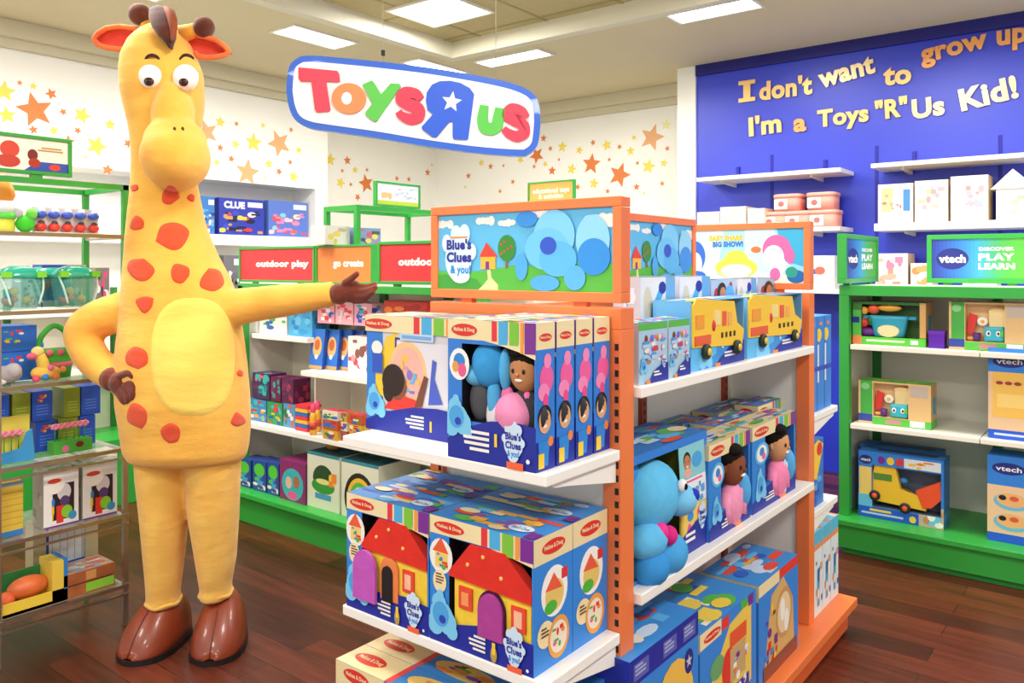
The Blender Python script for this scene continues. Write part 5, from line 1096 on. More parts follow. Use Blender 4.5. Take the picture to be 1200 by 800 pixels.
b = MB(); [b.ell((x, -.03, z), r, felt(c_), 10, 8) for x, z, r, c_ in ((-.035, .012, .014, 'e8607a'), (.0, .015, .013, '3a8ae0'), (.04, .014, .014, 'f08a4a'), (.02, .05, .012, 'e87aa8'), (.065, .04, .012, 'f09a5a'))]; b.obj('paw_patch', t)
t = empty('plush_toy', (U(10, RV), RV+.03, RZ[2]), label='grey plush lying at the front of the third glass shelf', cat='soft toy')
b = MB(); b.ell((0, 0, .035), (.06, .04, .035), felt('b4aeb0'), 14, 10); b.ell((.02, -.02, .05), (.03, .03, .03), felt('c4bec0'), 12, 8); b.obj('body', t); b = MB(); b.ell((-.04, -.04, .012), (.03, .02, .012), felt('f0e8e8'), 10, 6); b.ell((-.06, -.045, .014), (.012, .012, .012), felt('e86a7a'), 8, 6); b.obj('foot', t)
# fourth shelf: blocks of little boxes and flower kits
kk = 0
for a, b_, z0, c_ in ((-12, 11, .125, '2458d0'), (14, 36, .125, '8a9a2c'), (37, 62, .125, '2458d0'), (75, 94, .125, '8a9a2c'), (95, 118, .125, '2458d0'), (0, 14, 0, '2458d0'), (41, 67, 0, '2458d0'), (68, 92, 0, '8a9a2c'), (93, 112, 0, '2458d0')):
    col = 'blue' if c_ == '2458d0' else 'olive green'
    lab = ['%s box at the left end of the upper tier on fourth glass shelf', '%s box in the upper tier, first beside the leftmost blue box', '%s box in the upper tier above the tall blue one', '%s box in the upper tier behind the pink flower tray', '%s box in upper tier closest to the brown glove', '%s box in the lower tier behind the yellow flower kit', '%s box with red rose on the lower tier of fourth shelf', '%s box on the lower tier behind the pink flower tray', '%s box on lower tier at the rack end'][kk] % col
    cv('toy_box', a, b_, 3.53, RZ[3]+z0, .12, .122, c_, lab, gap=.003, group='small blue and olive boxes in two tiers', front=f_blk(c_, kk in (6, 7, 2))); kk += 1
def flowers(t, xs, y, z, hgt, seed=1):
    b = MB(); rg = random.Random(seed)
    for x in xs:
        b.tube([(x, y, z), (x+.002, y, z+hgt)], .0022, M('3a9a30', .5), 6)
        for k in range(5): q = 2*PI*k/5; b.ell((x+.010*math.cos(q), y-.004, z+hgt+.004+.010*math.sin(q)*.6), (.009, .006, .008), M('f07a9a' if k % 2 else 'f49ab4', .5), 8, 6)
    b.obj('pink_flowers', t)
t = empty('flower_kit', (U(86, RV), RV+.03, RZ[3]), label='green tray with pink toy flowers near the rack end', cat='toy')
b = MB(); b.box(-.075, .075, -.03, .03, 0, .05, M('4aae3c', .5)); F = b.face((-.075, -.03, 0), (1, 0, 0), (0, 0, 1)); F.ell(.045, .02, .013, .013, P('f06ab0')); F.ell(.10, .03, .016, .012, P('7a1a24')); b.obj('tray', t); flowers(t, (-.06, -.04, -.015, .015, .035, .055), 0, .05, .055)
t = empty('flower_kit', (U(15, RV), RV+.03, RZ[3]), label='yellow backed flower kit with pink flowers on light blue base', cat='toy')
b = MB(); b.box(-.09, .078, .02, .03, 0, .17, P('e8dc5a')); b.obj('back_card', t); b = MB(); b.prism([(-.09, 0), (.078, 0), (.07, .12), (.05, .11), (.03, .05), (-.09, .035)], (0, -.02, 0), (1, 0, 0), (0, 0, 1), .01, P('3a9ad8')); b.obj('base_card', t); flowers(t, (-.08, -.055, -.02, .005, .03), 0, .03, .075)
# fifth shelf
def f_cream(F, W, H):
    F.rect(0, 0, W, H, P('f2f0f0')); F.rect(W*.25, H*.12, W*.62, H*.66, P('2a1a28')); F.ell(W*.58, H*.62, W*.2, H*.16, P('d8d4d8')); F.ell(W*.6, H*.45, W*.14, H*.1, P('5a3a7a')); F.rect(W*.36, H*.06, W*.2, H*.32, P('e23a2c')); F.ell(W*.66, H*.25, W*.16, H*.12, P('8ad03a')); F.ell(W*.82, H*.16, W*.12, H*.08, P('3a9ad0')); F.specks(W*.2, H*.1, W*.12, H*.5, [YEL, BLUE, ORG], 5, 3, .3)
    F.ell(W*.30, H*.80, W*.30, H*.19, WHITE, 22); F.ell(W*.30, H*.85, W*.2, H*.045, P('e2483c')); F.rect(0, 0, W, H*.03, PUR)
for i, (a, b_) in enumerate(((50, 93), (96, 138))):
    for j in range(3):
        cv('toy_box', a, b_, 3.39+.105*j, RZ[4], .10, .215, 'eceae4', [['white window box with round badge, at front of fifth glass shelf', 'second white window box behind the front one with round badge', 'rear white window box of the row farther from the giraffe legs'], ['white window box nearest the giraffe legs on fifth shelf', 'second white window box in the row nearest the giraffe legs', 'rear white window box in the row nearest the giraffe legs']][i][j], gap=.006, group='white window boxes on the fifth glass shelf', front=f_cream, top=mixart('c8c4b4', ('5aa848', '8ab86a', 'b0a890', 'd8a0a8'), 12, 5, r=.12), left=mixart('a8a494', ('8a8a7a', 'c0bcaa'), 4, 2))
cv('toy_box', -30, 27, 3.40, RZ[4]+.003, .05, .205, 'e2c24a', 'yellow box with blue base leaning on the fifth glass shelf', front=lambda F, W, H: (F.rect(0, 0, W, H, P('e0c048')), F.rect(0, 0, W, H*.1, P('2f80d0')), [F.rect(0, H*(.2+.12*i), W, H*.02, P('c8a83a')) for i in range(6)], F.rect(0, H*.93, W, H*.07, P('8ab0c8'))), left=mixart('3a2c28', ('2a1c18',), 3))
# bottom shelf
t = empty('play_food_box', (U(34, RV), 3.43, RZ[5]), label='yellow open box holding orange play bread on the bottom glass shelf', cat='toy box')
w = U(68, 3.38)-U(-4, 3.38)
b = MB(); b.box(-w/2, w/2, -.06, .06, 0, .012, P('f0cc3a')); b.box(-w/2, w/2, -.06, -.052, .0, .05, P('f4d44a')); b.box(w*.30, w/2, -.06, .06, .0, .16, P('f0d050')); b.box(w/2-.001, w/2+.014, -.06, .06, 0, .165, P('2f86d8')); b.box(-w/2, w/2, .052, .06, 0, .13, P('2f8a48')); b.obj('tray', t)
b = MB(); b.ell((.0, 0, .075), (.075, .045, .042), M('e8743a', .45, noise=.3, nscale=12), 18, 12); b.ell((-.08, -.01, .05), (.03, .035, .03), M('e86a3c', .5), 12, 8); b.obj('play_bread', t)
t = empty('wooden_crate_toy', (U(99, RV), 3.44, RZ[5]), label='wooden play crate with bright green label on the bottom glass shelf', cat='toy')
w = U(130, 3.38)-U(70, 3.38)
b = MB(); mW = M('b0653a', .5, noise=.25, nscale=14); b.box(-w/2, w/2, -.07, .07, 0, .045, mW); b.box(-w/2, w/2, -.07, .07, .05, .095, mW); F = b.face((-w/2, -.07, 0), (1, 0, 0), (0, 0, 1)); F.rect(w*.42, .008, w*.56, .035, P('8ad03c')); F.rect(w*.42, .055, w*.2, .035, P('d89a5a')); b.obj('crate', t)
b = MB(); F = b.face((-w/2, -.07, .0955), (1, 0, 0), (0, 1, 0)); b.box(-w/2+.005, w/2-.005, -.065, .065, .0945, .098, P('c8a894')); F.o.z = .0981; F.specks(0, 0, w, .14, [P('8ab0d8'), P('d86a4a'), P('7ab84a'), P('e8e0d8')], 14, 3, .12); b.obj('crate_lid', t)
t = empty('number_board', (U(78, 3.62), 3.62, RZ[5]), label='white grid board with blue rim standing behind the wooden crate', cat='toy'); w = U(102, 3.62)-U(54, 3.62)
b = MB(); b.box(-w/2, w/2, -.01, .01, .06, .235, P('2f5ab8')); b.box(-w/2+.008, w/2-.008, -.012, -.009, .07, .228, P('e4e8e8')); [b.box(-w/2+.02+.03*i, -w/2+.022+.03*i, -.0135, -.0118, .075, .222, P('b0b8b4')) for i in range(6)]; b.obj('board', t); b = MB(); b.box(-w/2, w/2, -.06, .03, 0, .06, P('2f80d0')); b.obj('base', t)
for i, px in enumerate((46, 107)): cv('toy_box', px-7, px+8, 3.60, RZ[5], .08, .26, 'c9bd94', ['plain beige box beside the grid board, farther from the giraffe legs', 'plain beige box beside the grid board, nearer the giraffe legs'][i])
# things on the green wall gondola behind the rack
cv('toy_box', 108, 129, 5.24, .88, .2, .30, 'f0ede2', 'pale box seen through the rack above the bent elbow', left=mixart('f0ede2', ('e8e4d8',), 2))
cv('toy_box', 112, 128, 5.24, 1.251, .2, .24, '8a8078', 'small dark patterned box seen through the rack', front=mixart('6a6460', ('d8d4d0', '3a3a3a', 'c83a6a'), 10, 5))

# ======== niche shelves on the left wall
def f_game(cols, base, txt=None, tc=WHITE):
    def f(F, W, H):
        F.rect(0, 0, W, H, P(base)); F.specks(0, 0, W, H*.7, [P(c) for c in cols], 26, len(cols)+3, .09); F.rect(W*.62, H*.78, W*.34, H*.14, P('dfe6f0'))
        if txt: F.text(txt, W*.33, H*.82, H*.18, tc, w=W*.46, bold=.06)
    return f
nv = BW-.16
for i, (a, b_, py, base, cols, txt, lab) in enumerate(((170, 228, 233, '3a6ac0', ('e8e4e0', 'f0a040', '4ac0e0'), None, 'blue game box mostly hidden behind the yellow neck'), (231, 252, 230, '3a7ac4', ('5ab0e8', 'f08a5a', '1a3a8a', 'e8f0f8'), None, 'light blue game box beside the yellow neck'), (256, 310, 233, '2a3ab0', ('1a1a2a', 'f0d040', 'e83a3a', 'f4e4d8', 'c89a60', '3a4ac8'), 'CLUE', 'dark blue game box in the middle of niche shelf'), (314, 361, 236, '5a7ad0', ('f08ac0', 'f4c8d8', 'd86a4a', 'f4e4c0', 'e8505a', '8ac8f0'), None, 'pink and blue game box at the end of niche shelf'))):
    u = U((a+b_)/2, nv); h = Z(py, u, nv)-NICHE
    cv('game_box', a, b_, nv, NICHE, .08, h, base, lab, gap=.01, group='game boxes on the wall niche shelf', front=f_game(cols, base, txt))
cv('game_box', 262, 281, nv, NICHE-.55, .08, .38, '8a8a90', 'black white and red game box below niche shelf', front=f_game(('e8e4e4', '1a1a1a', 'c83a30', 'f4f4f4', '6a6a70'), '77757c'))
cv('game_box', 235, 258, nv, NICHE-.55, .08, .36, '23235a', 'dark game box below niche shelf beside the yellow neck', front=f_game(('1a1a3a', 'e8e4e4', '3a4ac8'), '23235a'))

# ======== long green gondola behind the pointing hand
GF = 2.88
def arr(items, u, z, grp, dflt=.12):
    for (a, b_, h, base, cols, lab) in items:
        cu('toy_box', a, b_, u, z, dflt, h, base, lab, gap=.004, group=grp, front=mixart(base, cols, 14, len(lab), r=.12), right=mixart(base, cols, 6, len(lab)+1, r=.16), top=mixart(base, cols, 4, 3))
arr([(284, 302, .12, 'f4f2ee', ('e8ecf0',), 'plain white box on the highest white shelf by the green post'), (304, 336, .15, 'eef0ea', ('58b848', '3a6ab8', 'e8ece8'), 'white box with green picture on the highest white shelf'), (338, 366, .19, '4aace0', ('3a9ad8', '6ac0ec', '2a86c8'), 'tall light blue box under the pointing arm')], 2.90, 1.096, 'boxes on the highest white shelf')
arr([(372, 392, .12, 'f2a0b4', ('2a5ac8', 'f4f4f4', 'e83a4a'), 'pink box with blue balls below the brown glove'), (393, 414, .13, 'f0b0c0', ('2a5ac8', 'f4d8e0', 'e8405a'), 'second pink box with blue balls below brown glove'), (415, 436, .12, 'e8a8c0', ('3ab0c0', 'f4f4f4', '2a5ac8', 'e8405a'), 'teal and pink box beside the nearer green post'), (450, 500, .14, 'd83a34', ('f4f4f0', 'b82a2a', 'f08a3a'), 'red box behind the art board boxes')], 2.90, 1.181, 'pink boxes below the glove')
# leaning blue books
mbk = None
for i, px in enumerate((371, 383, 392, 401)):
    u = 2.90; v = V(px, u); w_ = .125 if i == 0 else .125
    def f_bk(F, W, H): F.rect(0, 0, W, H, P('2a70d0')); F.ell(W*.5, H*.55, W*.34, H*.26, P('e8b878')); F.ell(W*.5, H*.6, W*.2, H*.14, P('c86a3c')); F.rect(0, 0, W, H*.08, P('c8a060')); F.ell(W*.5, H*.3, W*.12, H*.06, WHITE)
    o = card('picture_book', .115, .02, .225, '2050b0', ['front picture book of the leaning blue row', 'second picture book of the leaning blue row', 'third picture book of the leaning blue row', 'last picture book of the leaning blue row'][i], (2.90+.03*i, v-.00, .921), NQ, cat='book', group='leaning blue picture books', front=f_bk, right=mixart('2050b0', ('1a3a90',), 2)); o.rotation_euler = (-.12, 0, NQ)
cu('toy_box', 408, 440, 2.90, .921, .1, .20, 'f0dfe2', 'white and pink picture box right beside the leaning books', front=mixart('f2e6e8', ('c84a5a', 'e8a0a8', '8a5a50', 'f8f4f4'), 16, 4, r=.12))
# middle long shelf: two tiers
arr([(292, 312, .13, '4a8ac0', ('d83a4a', 'f4e4d0', '3ac0c8', 'f0a040'), 'blue and orange figure box at the green post, on long white shelf'), (313, 331, .13, '3a9a5a', ('e83a3a', 'f0c040', '58b8e0', '2a5ab8'), 'green and red box second on the long white shelf'), (332, 346, .135, '5a9ac8', ('e85a3a', 'f4e8e0', '3a7a3a'), 'light blue box third on the long white shelf')], 2.84, .576, 'small bright boxes on the long white shelf')
arr([(296, 316, .15, '4a2a5a', ('3ab8b0', 'e8607a', '2a8a98', '7a2a5a'), 'purple and teal box at the upper tier by green post'), (317, 329, .14, '6a1a4a', ('8a2a5a', '3aa0a0'), 'dark magenta box in the upper tier'), (330, 344, .14, '5a1a4a', ('7a2a5a', 'b03a5a'), 'darker magenta box deepest in the upper tier')], 2.84, .7125, 'magenta boxes in the upper tier')
for i, px in enumerate((352,)):
    for j in range(7):
        cu('card_pack', px-6, px+8, 2.82, .576+.021*j, .1, .019, ['e83a4a', '3a6ac0', 'f0c040'][j % 3], ['lowest', 'second', 'third', 'fourth', 'fifth', 'sixth', 'topmost'][j]+' striped pack in the stack by the bottles', cat='toy pack', group='striped card packs in a stack')
bot = None
for i, px in enumerate((367, 372)):
    v = V(px, 2.80+.07*i)
    if bot is None:
        bot = empty('toy_bottle', (2.80, v, .576), cat='toy', label='x', group='bottles on the long white shelf'); b = MB(); b.lathe([(.017, 0), (.019, .01), (.019, .10), (.012, .125)], M('f0b03a', .4), 14); b.obj('bottle_body', bot); b = MB(); b.lathe([(.014, .125), (.015, .13), (.013, .165), (.008, .17)], M('ee4a7a', .4), 12); b.obj('cap', bot); b = MB(); b.lathe([(.0195, .03), (.0195, .07)], P('d8483a'), 14); b.obj('label_band', bot); t = bot
    else: t = dup(bot, (2.87, v, .576))
    t['label'] = ['front yellow bottle with pink cap beside striped packs', 'yellow bottle with pink cap set behind the front one'][i]
for i, (a, b_) in enumerate(((378, 396), (397, 407), (409, 424))):
    for j in range(3):
        cu('play_tin', a, b_, 2.78+.02*(i % 2), .576+.052*j, .06, .05, ['d8a83a', 'c8542c', 'e8e0d0'][(i+j) % 3], ['%s tin of the front column by the bottles' % ['lowest', 'middle', 'topmost'][j], '%s tin of the narrow middle column' % ['lowest', 'middle', 'topmost'][j], '%s tin of the column nearest the art board box' % ['lowest', 'middle', 'topmost'][j]][i], gap=.003, cat='toy pack', group='small play tins in columns', front=mixart(['d8a83a', 'c8542c', 'e8e0d0'][(i+j) % 3], ('c82a3a', '3a8a3a', 'f4e4c0', '2a6ac8'), 8, i*3+j, r=.18), top=mixart('c83a4a', ('e8607a',), 3))
# base level
def f_pk(F, W, H): F.rect(0, 0, W, H, P('2a4a9a')); F.ell(W*.5, H*.7, W*.4, H*.22, P('58c83a')); F.ell(W*.5, H*.35, W*.3, H*.16, P('3aa0d8')); F.specks(0, 0, W, H*.5, [P('e8e4d8'), P('58c83a'), P('5a3a9a')], 8, 5, .15)
for i, (a, b_) in enumerate(((278, 294), (296, 312), (313, 327))):
    cu('toy_pack', a, b_, 2.80, .181, .12, .165+.01*i, '2a4a9a', ['green and blue pack nearest the yellow costume on green base', 'middle green and blue pack on the green base', 'green and blue pack beside the magenta oval box'][i], gap=.004, cat='toy pack', group='green and blue packs on the green base', front=f_pk)
def f_ov(F, W, H): F.rect(0, 0, W, H, P('8a2a6a')); F.ell(W*.5, H*.42, W*.42, H*.40, P('3ab4bc')); F.ell(W*.35, H*.45, W*.12, H*.15, P('e8b8a0')); F.ell(W*.65, H*.5, W*.12, H*.15, P('b06a48')); F.ell(W*.5, H*.15, W*.2, H*.1, P('e85a9a'))
cu('toy_box', 328, 358, 2.79, .181, .2, .225, '8a2a6a', 'magenta box with teal oval picture on green base', front=f_ov, right=mixart('6a2a5a', ('8a3a7a',), 3))
def f_bear(k): 
    def f(F, W, H):
        F.rect(0, 0, W, H, P('e0e2cc')); F.rect(0, H*.95, W, H*.05, P('2f8a9a'))
        if k == 0: F.ell(W*.5, H*.55, W*.32, H*.25, P('2a4a2a')); F.ell(W*.5, H*.42, W*.36, H*.14, P('3a9a3a')); F.ell(W*.5, H*.50, W*.22, H*.05, P('e8e08a')); F.rect(W*.25, H*.18, W*.5, H*.1, P('4a9ac8')); F.specks(W*.68, H*.4, W*.25, H*.4, [YEL, ORG], 4, 2, .3)
        else: 
            for r, c_ in ((.42, '2a2420'), (.34, 'f0c040'), (.27, '58b848'), (.2, 'd8d4c0')): F.ell(W*.5, H*.35, W*r, H*r*1.1, P(c_), 24)
    return f
cu('toy_box', 360, 398, 2.80, .181, .30, .30, 'e0e2cc', 'cream box with dark green round picture on green base', gap=.004, group='cream picture boxes on the green base', front=f_bear(0), top=mixart('2f6a78', ('3a8a98',), 3))
cu('toy_box', 400, 444, 2.80, .181, .30, .30, 'e0e2cc', 'cream box with rainbow arch picture on green base', gap=.004, group='cream picture boxes on the green base', front=f_bear(1), top=mixart('2f6a78', ('3a8a98',), 3))
t = empty('plush_toy', (2.90, V(390, 2.90), .482), NQ, label='small brown plush lying on top of the cream box', cat='soft toy'); b = MB(); b.ell((0, 0, .022), (.05, .03, .022), felt('c8924e'), 14, 8); b.ell((.045, -.01, .028), (.022, .02, .02), felt('b87e40'), 12, 8); b.obj('body', t)
arr([(452, 484, .20, 'f2f2f4', ('3ab0d8', 'f4f4f4', '2a2a2a', '58b848'), 'white and blue box behind the felt house boxes'), (485, 512, .22, '8a3a2a', ('e8603a', '3a2a2a', 'c84a2a'), 'dark red box behind the felt house boxes')], 2.80, .181, 'boxes low behind the felt houses', .25)
# inside the open green frame
cv('toy_box', 381, 410, 3.52, 1.62, .12, .105, 'e4e2da', 'pale box inside the open green frame', front=mixart('e4e2da', ('e8d060', 'c8b8a0', 'c8c8c8'), 7, 3)); cv('toy_box', 417, 446, 3.50, 1.62, .12, .10, '7a94c0', 'soft blue box inside the open green frame', front=mixart('7a94c0', ('3a5a3a', 'c8d0e0', 'c85a6a', 'e8d060'), 9, 4))

# ======== green gondola before the blue wall
def f_pot(F, W, H):
    F.rect(0, 0, W, H, P('3a7a2c')); F.rect(0, H*.2, W*.12, H*.6, P('5ac04a')); F.rect(0, 0, W*.14, H*.2, P('f08a4a')); F.rect(W*.13, 0, W*.87, H*.18, P('5ac83c')); F.rect(W*.2, H*.07, W*.52, H*.05, P('d4f0cc')); F.rect(W*.8, H*.04, W*.1, H*.1, WHITE); F.rect(W*.0, H*.5, W*.1, H*.14, NAVY); F.rect(W*.92, H*.2, W*.08, H*.8, P('d8a868'))
def in_pot(t, w, d, h):
    y = -d/2+.03
    b = MB(); b.loft([(0, y, h*.20, .075, .03), (0, y, h*.60, .09, .036), (0, y, h*.68, .098, .038)], M('35a8c8', .35), 24, pw=3.5); o = b.obj('toy_pot', t); q = MB(); q.box(-.13, .13, y-.01, y+.01, h*.60, h*.67, M('2f9ac0', .35)); q.obj('pot_handle', o); q = MB(); q.ell((.0, y-.03, h*.34), (.055, .008, .035), M('f4e0a8', .5), 14, 8); q.obj('pot_face_plate', o)
    for x, z, r, c_, nm in ((-.36, .78, (.025, .02, .022), 'e8a838', 'play_orange'), (-.22, .82, (.03, .02, .026), 'ee5a34', 'play_tomato'), (-.36, .50, (.028, .02, .026), 'd8302a', 'play_apple'), (-.26, .56, (.018, .02, .03), '2a6a2a', 'play_leaf'), (-.30, .28, (.045, .02, .024), '6a2a8a', 'play_eggplant'), (.0, .86, (.06, .02, .02), 'f0a838', 'play_bread')):
        b = MB(); b.ell((x*w, y, h*z), r, M(c_, .4), 14, 10); b.obj(nm, t)
def f_toast(F, W, H):
    F.rect(0, 0, W, H, P('e8c084')); F.rect(W*.03, H*.1, W*.17, H*.9, P('4ab048')); F.rect(0, H*.05, W*.2, H*.17, P('3a48a8')); F.rect(W*.2, 0, W*.8, H*.17, P('58c044')); F.rect(W*.38, H*.04, W*.22, H*.10, P('c88a8a')); F.rect(W*.72, H*.02, W*.2, H*.14, WHITE); F.ell(W*.1, H*.87, W*.06, H*.08, P('8ad08a')); F.rect(W*.72, H*.7, W*.24, H*.25, P('c8b8a8')); [F.rect(W*(.3+.08*i), H*.2, W*.01, H*.75, P('f4d4a0')) for i in range(6)]
def in_toast(t, w, d, h):
    y = -d/2+.024
    b = MB(); b.box(w*-.06, w*.19, y-.02, y+.03, h*.19, h*.50, M('3ab8d0', .4)); o = b.obj('toy_toaster', t, bevel=.012); q = MB(); 
    for x in (.0, .12): q = MB(); q.ell((w*x, y-.021, h*.36), (.011, .004, .014), M('f8f8f8', .4), 10, 8); q.ell((w*x+.001, y-.025, h*.36), (.005, .003, .007), BLK, 8, 6); q.obj('eye', o)
    q = MB(); q = MB(); q.box(w*.145, w*.185, y-.026, y-.02, h*.3, h*.42, M('5ac83c', .4)); q.obj('lever', o)
    b = MB(); b.box(w*.0, w*.20, y, y+.012, h*.50, h*.80, M('f4dca0', .5)); b.ell((w*.10, y+.006, h*.82), (w*.12, .006, h*.08), M('f0d090', .5), 14, 8); b.obj('play_toast', t)
    b = MB(); b.prism([(-w*.28, h*.35), (-w*.20, h*.30), (-w*.14, h*.72), (-w*.25, h*.78)], (0, y+.004, 0), (1, 0, 0), (0, 0, 1), .006, M('e03a30', .5)); b.obj('play_bacon', t)
    b = MB(); b.ell((-w*.08, y-.004, h*.60), (.024, .006, .022), M('fbf6ec', .5), 14, 8); b.ell((-w*.08, y-.009, h*.60), (.010, .004, .009), M('f4c038', .4), 10, 6); b.obj('play_egg', t)
    b = MB(); b.lathe([(.014, h*.19), (.018, h*.36)], M('5a2a7a', .5), 12, (-w*.15, y-.008, 0)); b.ell((-w*.23, y, h*.24), (.02, .012, .01), M('e8b070', .5), 10, 6); b.obj('play_cup', t)
def in_truck(t, w, d, h):
    y = -d/2+.03; mY = M('f8c838', .35)
    b = MB(); b.prism([(-w*.34, h*.26), (w*.30, h*.22), (w*.24, h*.42), (-w*.0, h*.48), (-w*.06, h*.80), (-w*.30, h*.84), (-w*.34, h*.6)], (0, y+.02, 0), (1, 0, 0), (0, 0, 1), .04, mY); o = b.obj('toy_truck', t, bevel=.004, label='yellow toy loader truck'); q = MB(); q.box(-w*.32, -w*.10, y-.022, y-.018, h*.58, h*.68, M('5a8a3a', .4)); q.obj('truck_window', o)
    b = MB(); b.box(-w*.30, -w*.04, y-.02, y+.02, h*.82, h*.90, M('e24a30', .4)); b.obj('truck_roof', o)
    b = MB(); b.tube([(w*.05, y, h*.48), (w*.22, y-.01, h*.40), (w*.30, y-.01, h*.34)], .009, M('6a5020', .4), 8); b.obj('loader_arm', t)
    b = MB(); b.prism([(w*.18, h*.50), (w*.46, h*.68), (w*.47, h*.42), (w*.36, h*.28), (w*.26, h*.26)], (0, y+.015, 0), (1, 0, 0), (0, 0, 1), .04, M('f0562e', .4)); b.obj('loader_bucket', t, label='orange scoop')
    wheels(t, [(-w*.30, h*.34), (w*.06, h*.22)], .027, y-.022, M('2a1c1c', .5), M('f0562e', .4))
    b = MB(); b.ell((-w*.0+.01, y+.01, h*.6), (.022, .015, .016), M('3a8ac8', .4), 10, 8); b.obj('figure', t)
def f_trk(F, W, H):
    F.rect(0, 0, W, H, P('2f80d8')); F.ell(W*.09, H*.87, W*.08, H*.07, P('1c2a80')); F.text('vtech', W*.09, H*.87, H*.05, WHITE, w=W*.12); F.rect(W*.01, H*.34, W*.15, H*.42, P('f0d070')); F.rect(0, H*.14, W*.17, H*.2, P('6ac0ec'))
    for i, c_ in enumerate((PUR, YEL, RED)): F.ell(W*(.28+.11*i), H*.89, W*.045, H*.06, c_)
    F.rect(W*.55, H*.82, W*.42, H*.14, P('e8ecf0')); F.specks(W*.55, H*.82, W*.42, H*.14, [YEL, ORG, SKY], 8, 3, .12); F.rect(0, 0, W*.72, H*.16, P('2258d0')); F.rect(W*.14, H*.10, W*.26, H*.035, YEL); F.rect(W*.04, H*.05, W*.5, H*.03, P('b8d0f4')); F.ell(W*.65, H*.07, W*.04, H*.05, YEL); F.rect(W*.72, 0, W*.28, H*.3, P('c8b0a0')); F.specks(W*.72, 0, W*.28, H*.3, [SKIN, BLK, WHITE, SKY], 9, 4, .2)
s_blue = lambda F, W, H: (F.rect(0, 0, W, H, P('3a78b8')), F.rect(0, H*.1, W, H*.1, P('5a98c8')))
s_wood = lambda F, W, H: (F.rect(0, 0, W, H, P('d8a868')), F.rect(W*.3, H*.3, W*.5, H*.4, P('3aa0c0')), F.rect(0, 0, W, H*.18, P('58c044')))
VF = 4.52
cu('toy_box', 999, 1085, VF, 1.088, .16, .225, '4a9a3a', 'green box with teal cooking pot and play vegetables', front=f_pot, right=s_wood, win=(.13, .18, .92, .94, .09), winm=P('3a6a20'), inner=in_pot, cut=True, top=mixart('4a9a3a', ('e8c060',), 4))
b = MB(); b.box(-.035, .035, -.035, .035, 0, .085, M('5a1ea8', .4)); b.box(-.037, .037, -.037, .037, .07, .087, M('6a2ab8', .4)); b.obj('toy_cup', None, (VF+.02, V(1098, VF), 1.088), NQ, label='small purple cube between the pot box and toaster box', cat='toy')
cu('toy_box', 1112, 1207, VF, 1.088, .14, .235, 'e8c084', 'orange and green box with teal toaster, on the upper cream shelf', group='boxed toy toasters', front=f_toast, right=s_wood, win=(.21, .18, .70, .96, .05), winm=P('eec78e'), cut=True, inner=in_toast)
o = cu('toy_box', 1006, 1091, VF, .67, .14, .225, 'e8c084', 'orange and green box with teal toaster, tilted alone on lower cream shelf', group='boxed toy toasters', front=f_toast, right=s_wood, win=(.21, .18, .70, .96, .05), winm=P('eec78e'), cut=True, inner=in_toast, top=mixart('5ab848', ('e8c060',), 4))
for j in range(2):
    cu('toy_box', 1006+2*j, 1106-4*j, 4.50+.16*j, .181, .15, .345, '2f80d8', ['blue box with yellow toy loader truck on the green base', 'second blue box behind the yellow toy loader truck box'][j], group='boxed toy loader trucks', front=f_trk, right=s_blue, win=(.17, .17, .97, .80, .10), winm=P('5a6a80'), inner=in_truck, cut=True, top=lambda F, W, D: (F.rect(0, 0, W, D, P('2f78c8')), F.rect(W*.2, D*.3, W*.7, D*.4, P('1c3a60'))))
def f_tall(v):
    def f(F, W, H):
        F.rect(0, 0, W, H, P('2f80d8')); F.rect(0, H*.0, W, H*.74 if v else H*.66, P('e8c49a')); F.ell(W*.28, H*.86, W*.22, H*.07, P('1c2a80')); F.text('vtech', W*.28, H*.86, H*.06, WHITE, w=W*.34); F.rect(0, 0, W, H*.10, P('2258d0'))
        if v: F.rect(W*.06, H*.24, W*.5, H*.5, P('f0c058')); [F.ell(W*(.15+.12*i), H*.62, W*.05, H*.02, P('a03a3a')) for i in range(3)]; F.rect(W*.12, H*.35, W*.35, H*.15, P('f4d078')); F.rect(W*.08, H*.04, W*.6, H*.025, P('c8d8f4')); F.ell(W*.85, H*.6, W*.2, H*.06, P('3a86d8')); F.line([(W*.5, H*.15), (W*.62, H*.3), (W*.8, H*.36)], W*.05, P('6a4a4a'))
        else: 
            for z in (.48, .24): F.ell(W*.32, H*z, W*.24, H*.10, P('6ab8d8')); F.ell(W*.32, H*(z+.02), W*.2, H*.08, P('e8b070')); F.ell(W*.2, H*(z+.04), W*.05, H*.03, BLK); F.ell(W*.35, H*(z+.04), W*.06, H*.03, P('d85a3a'))
            F.rect(W*.62, H*.12, W*.38, H*.5, P('3a2a30'))
    return f
cu('toy_box', 1158, 1250, 4.50, .67, .18, .435, '2f80d8', 'tall blue and orange box on the lower cream shelf at picture edge', front=f_tall(True), right=s_blue)
cu('toy_box', 1157, 1250, 4.48, .181, .18, .41, '2f80d8', 'tall blue and tan box on the green base at picture edge', front=f_tall(False), right=s_blue)

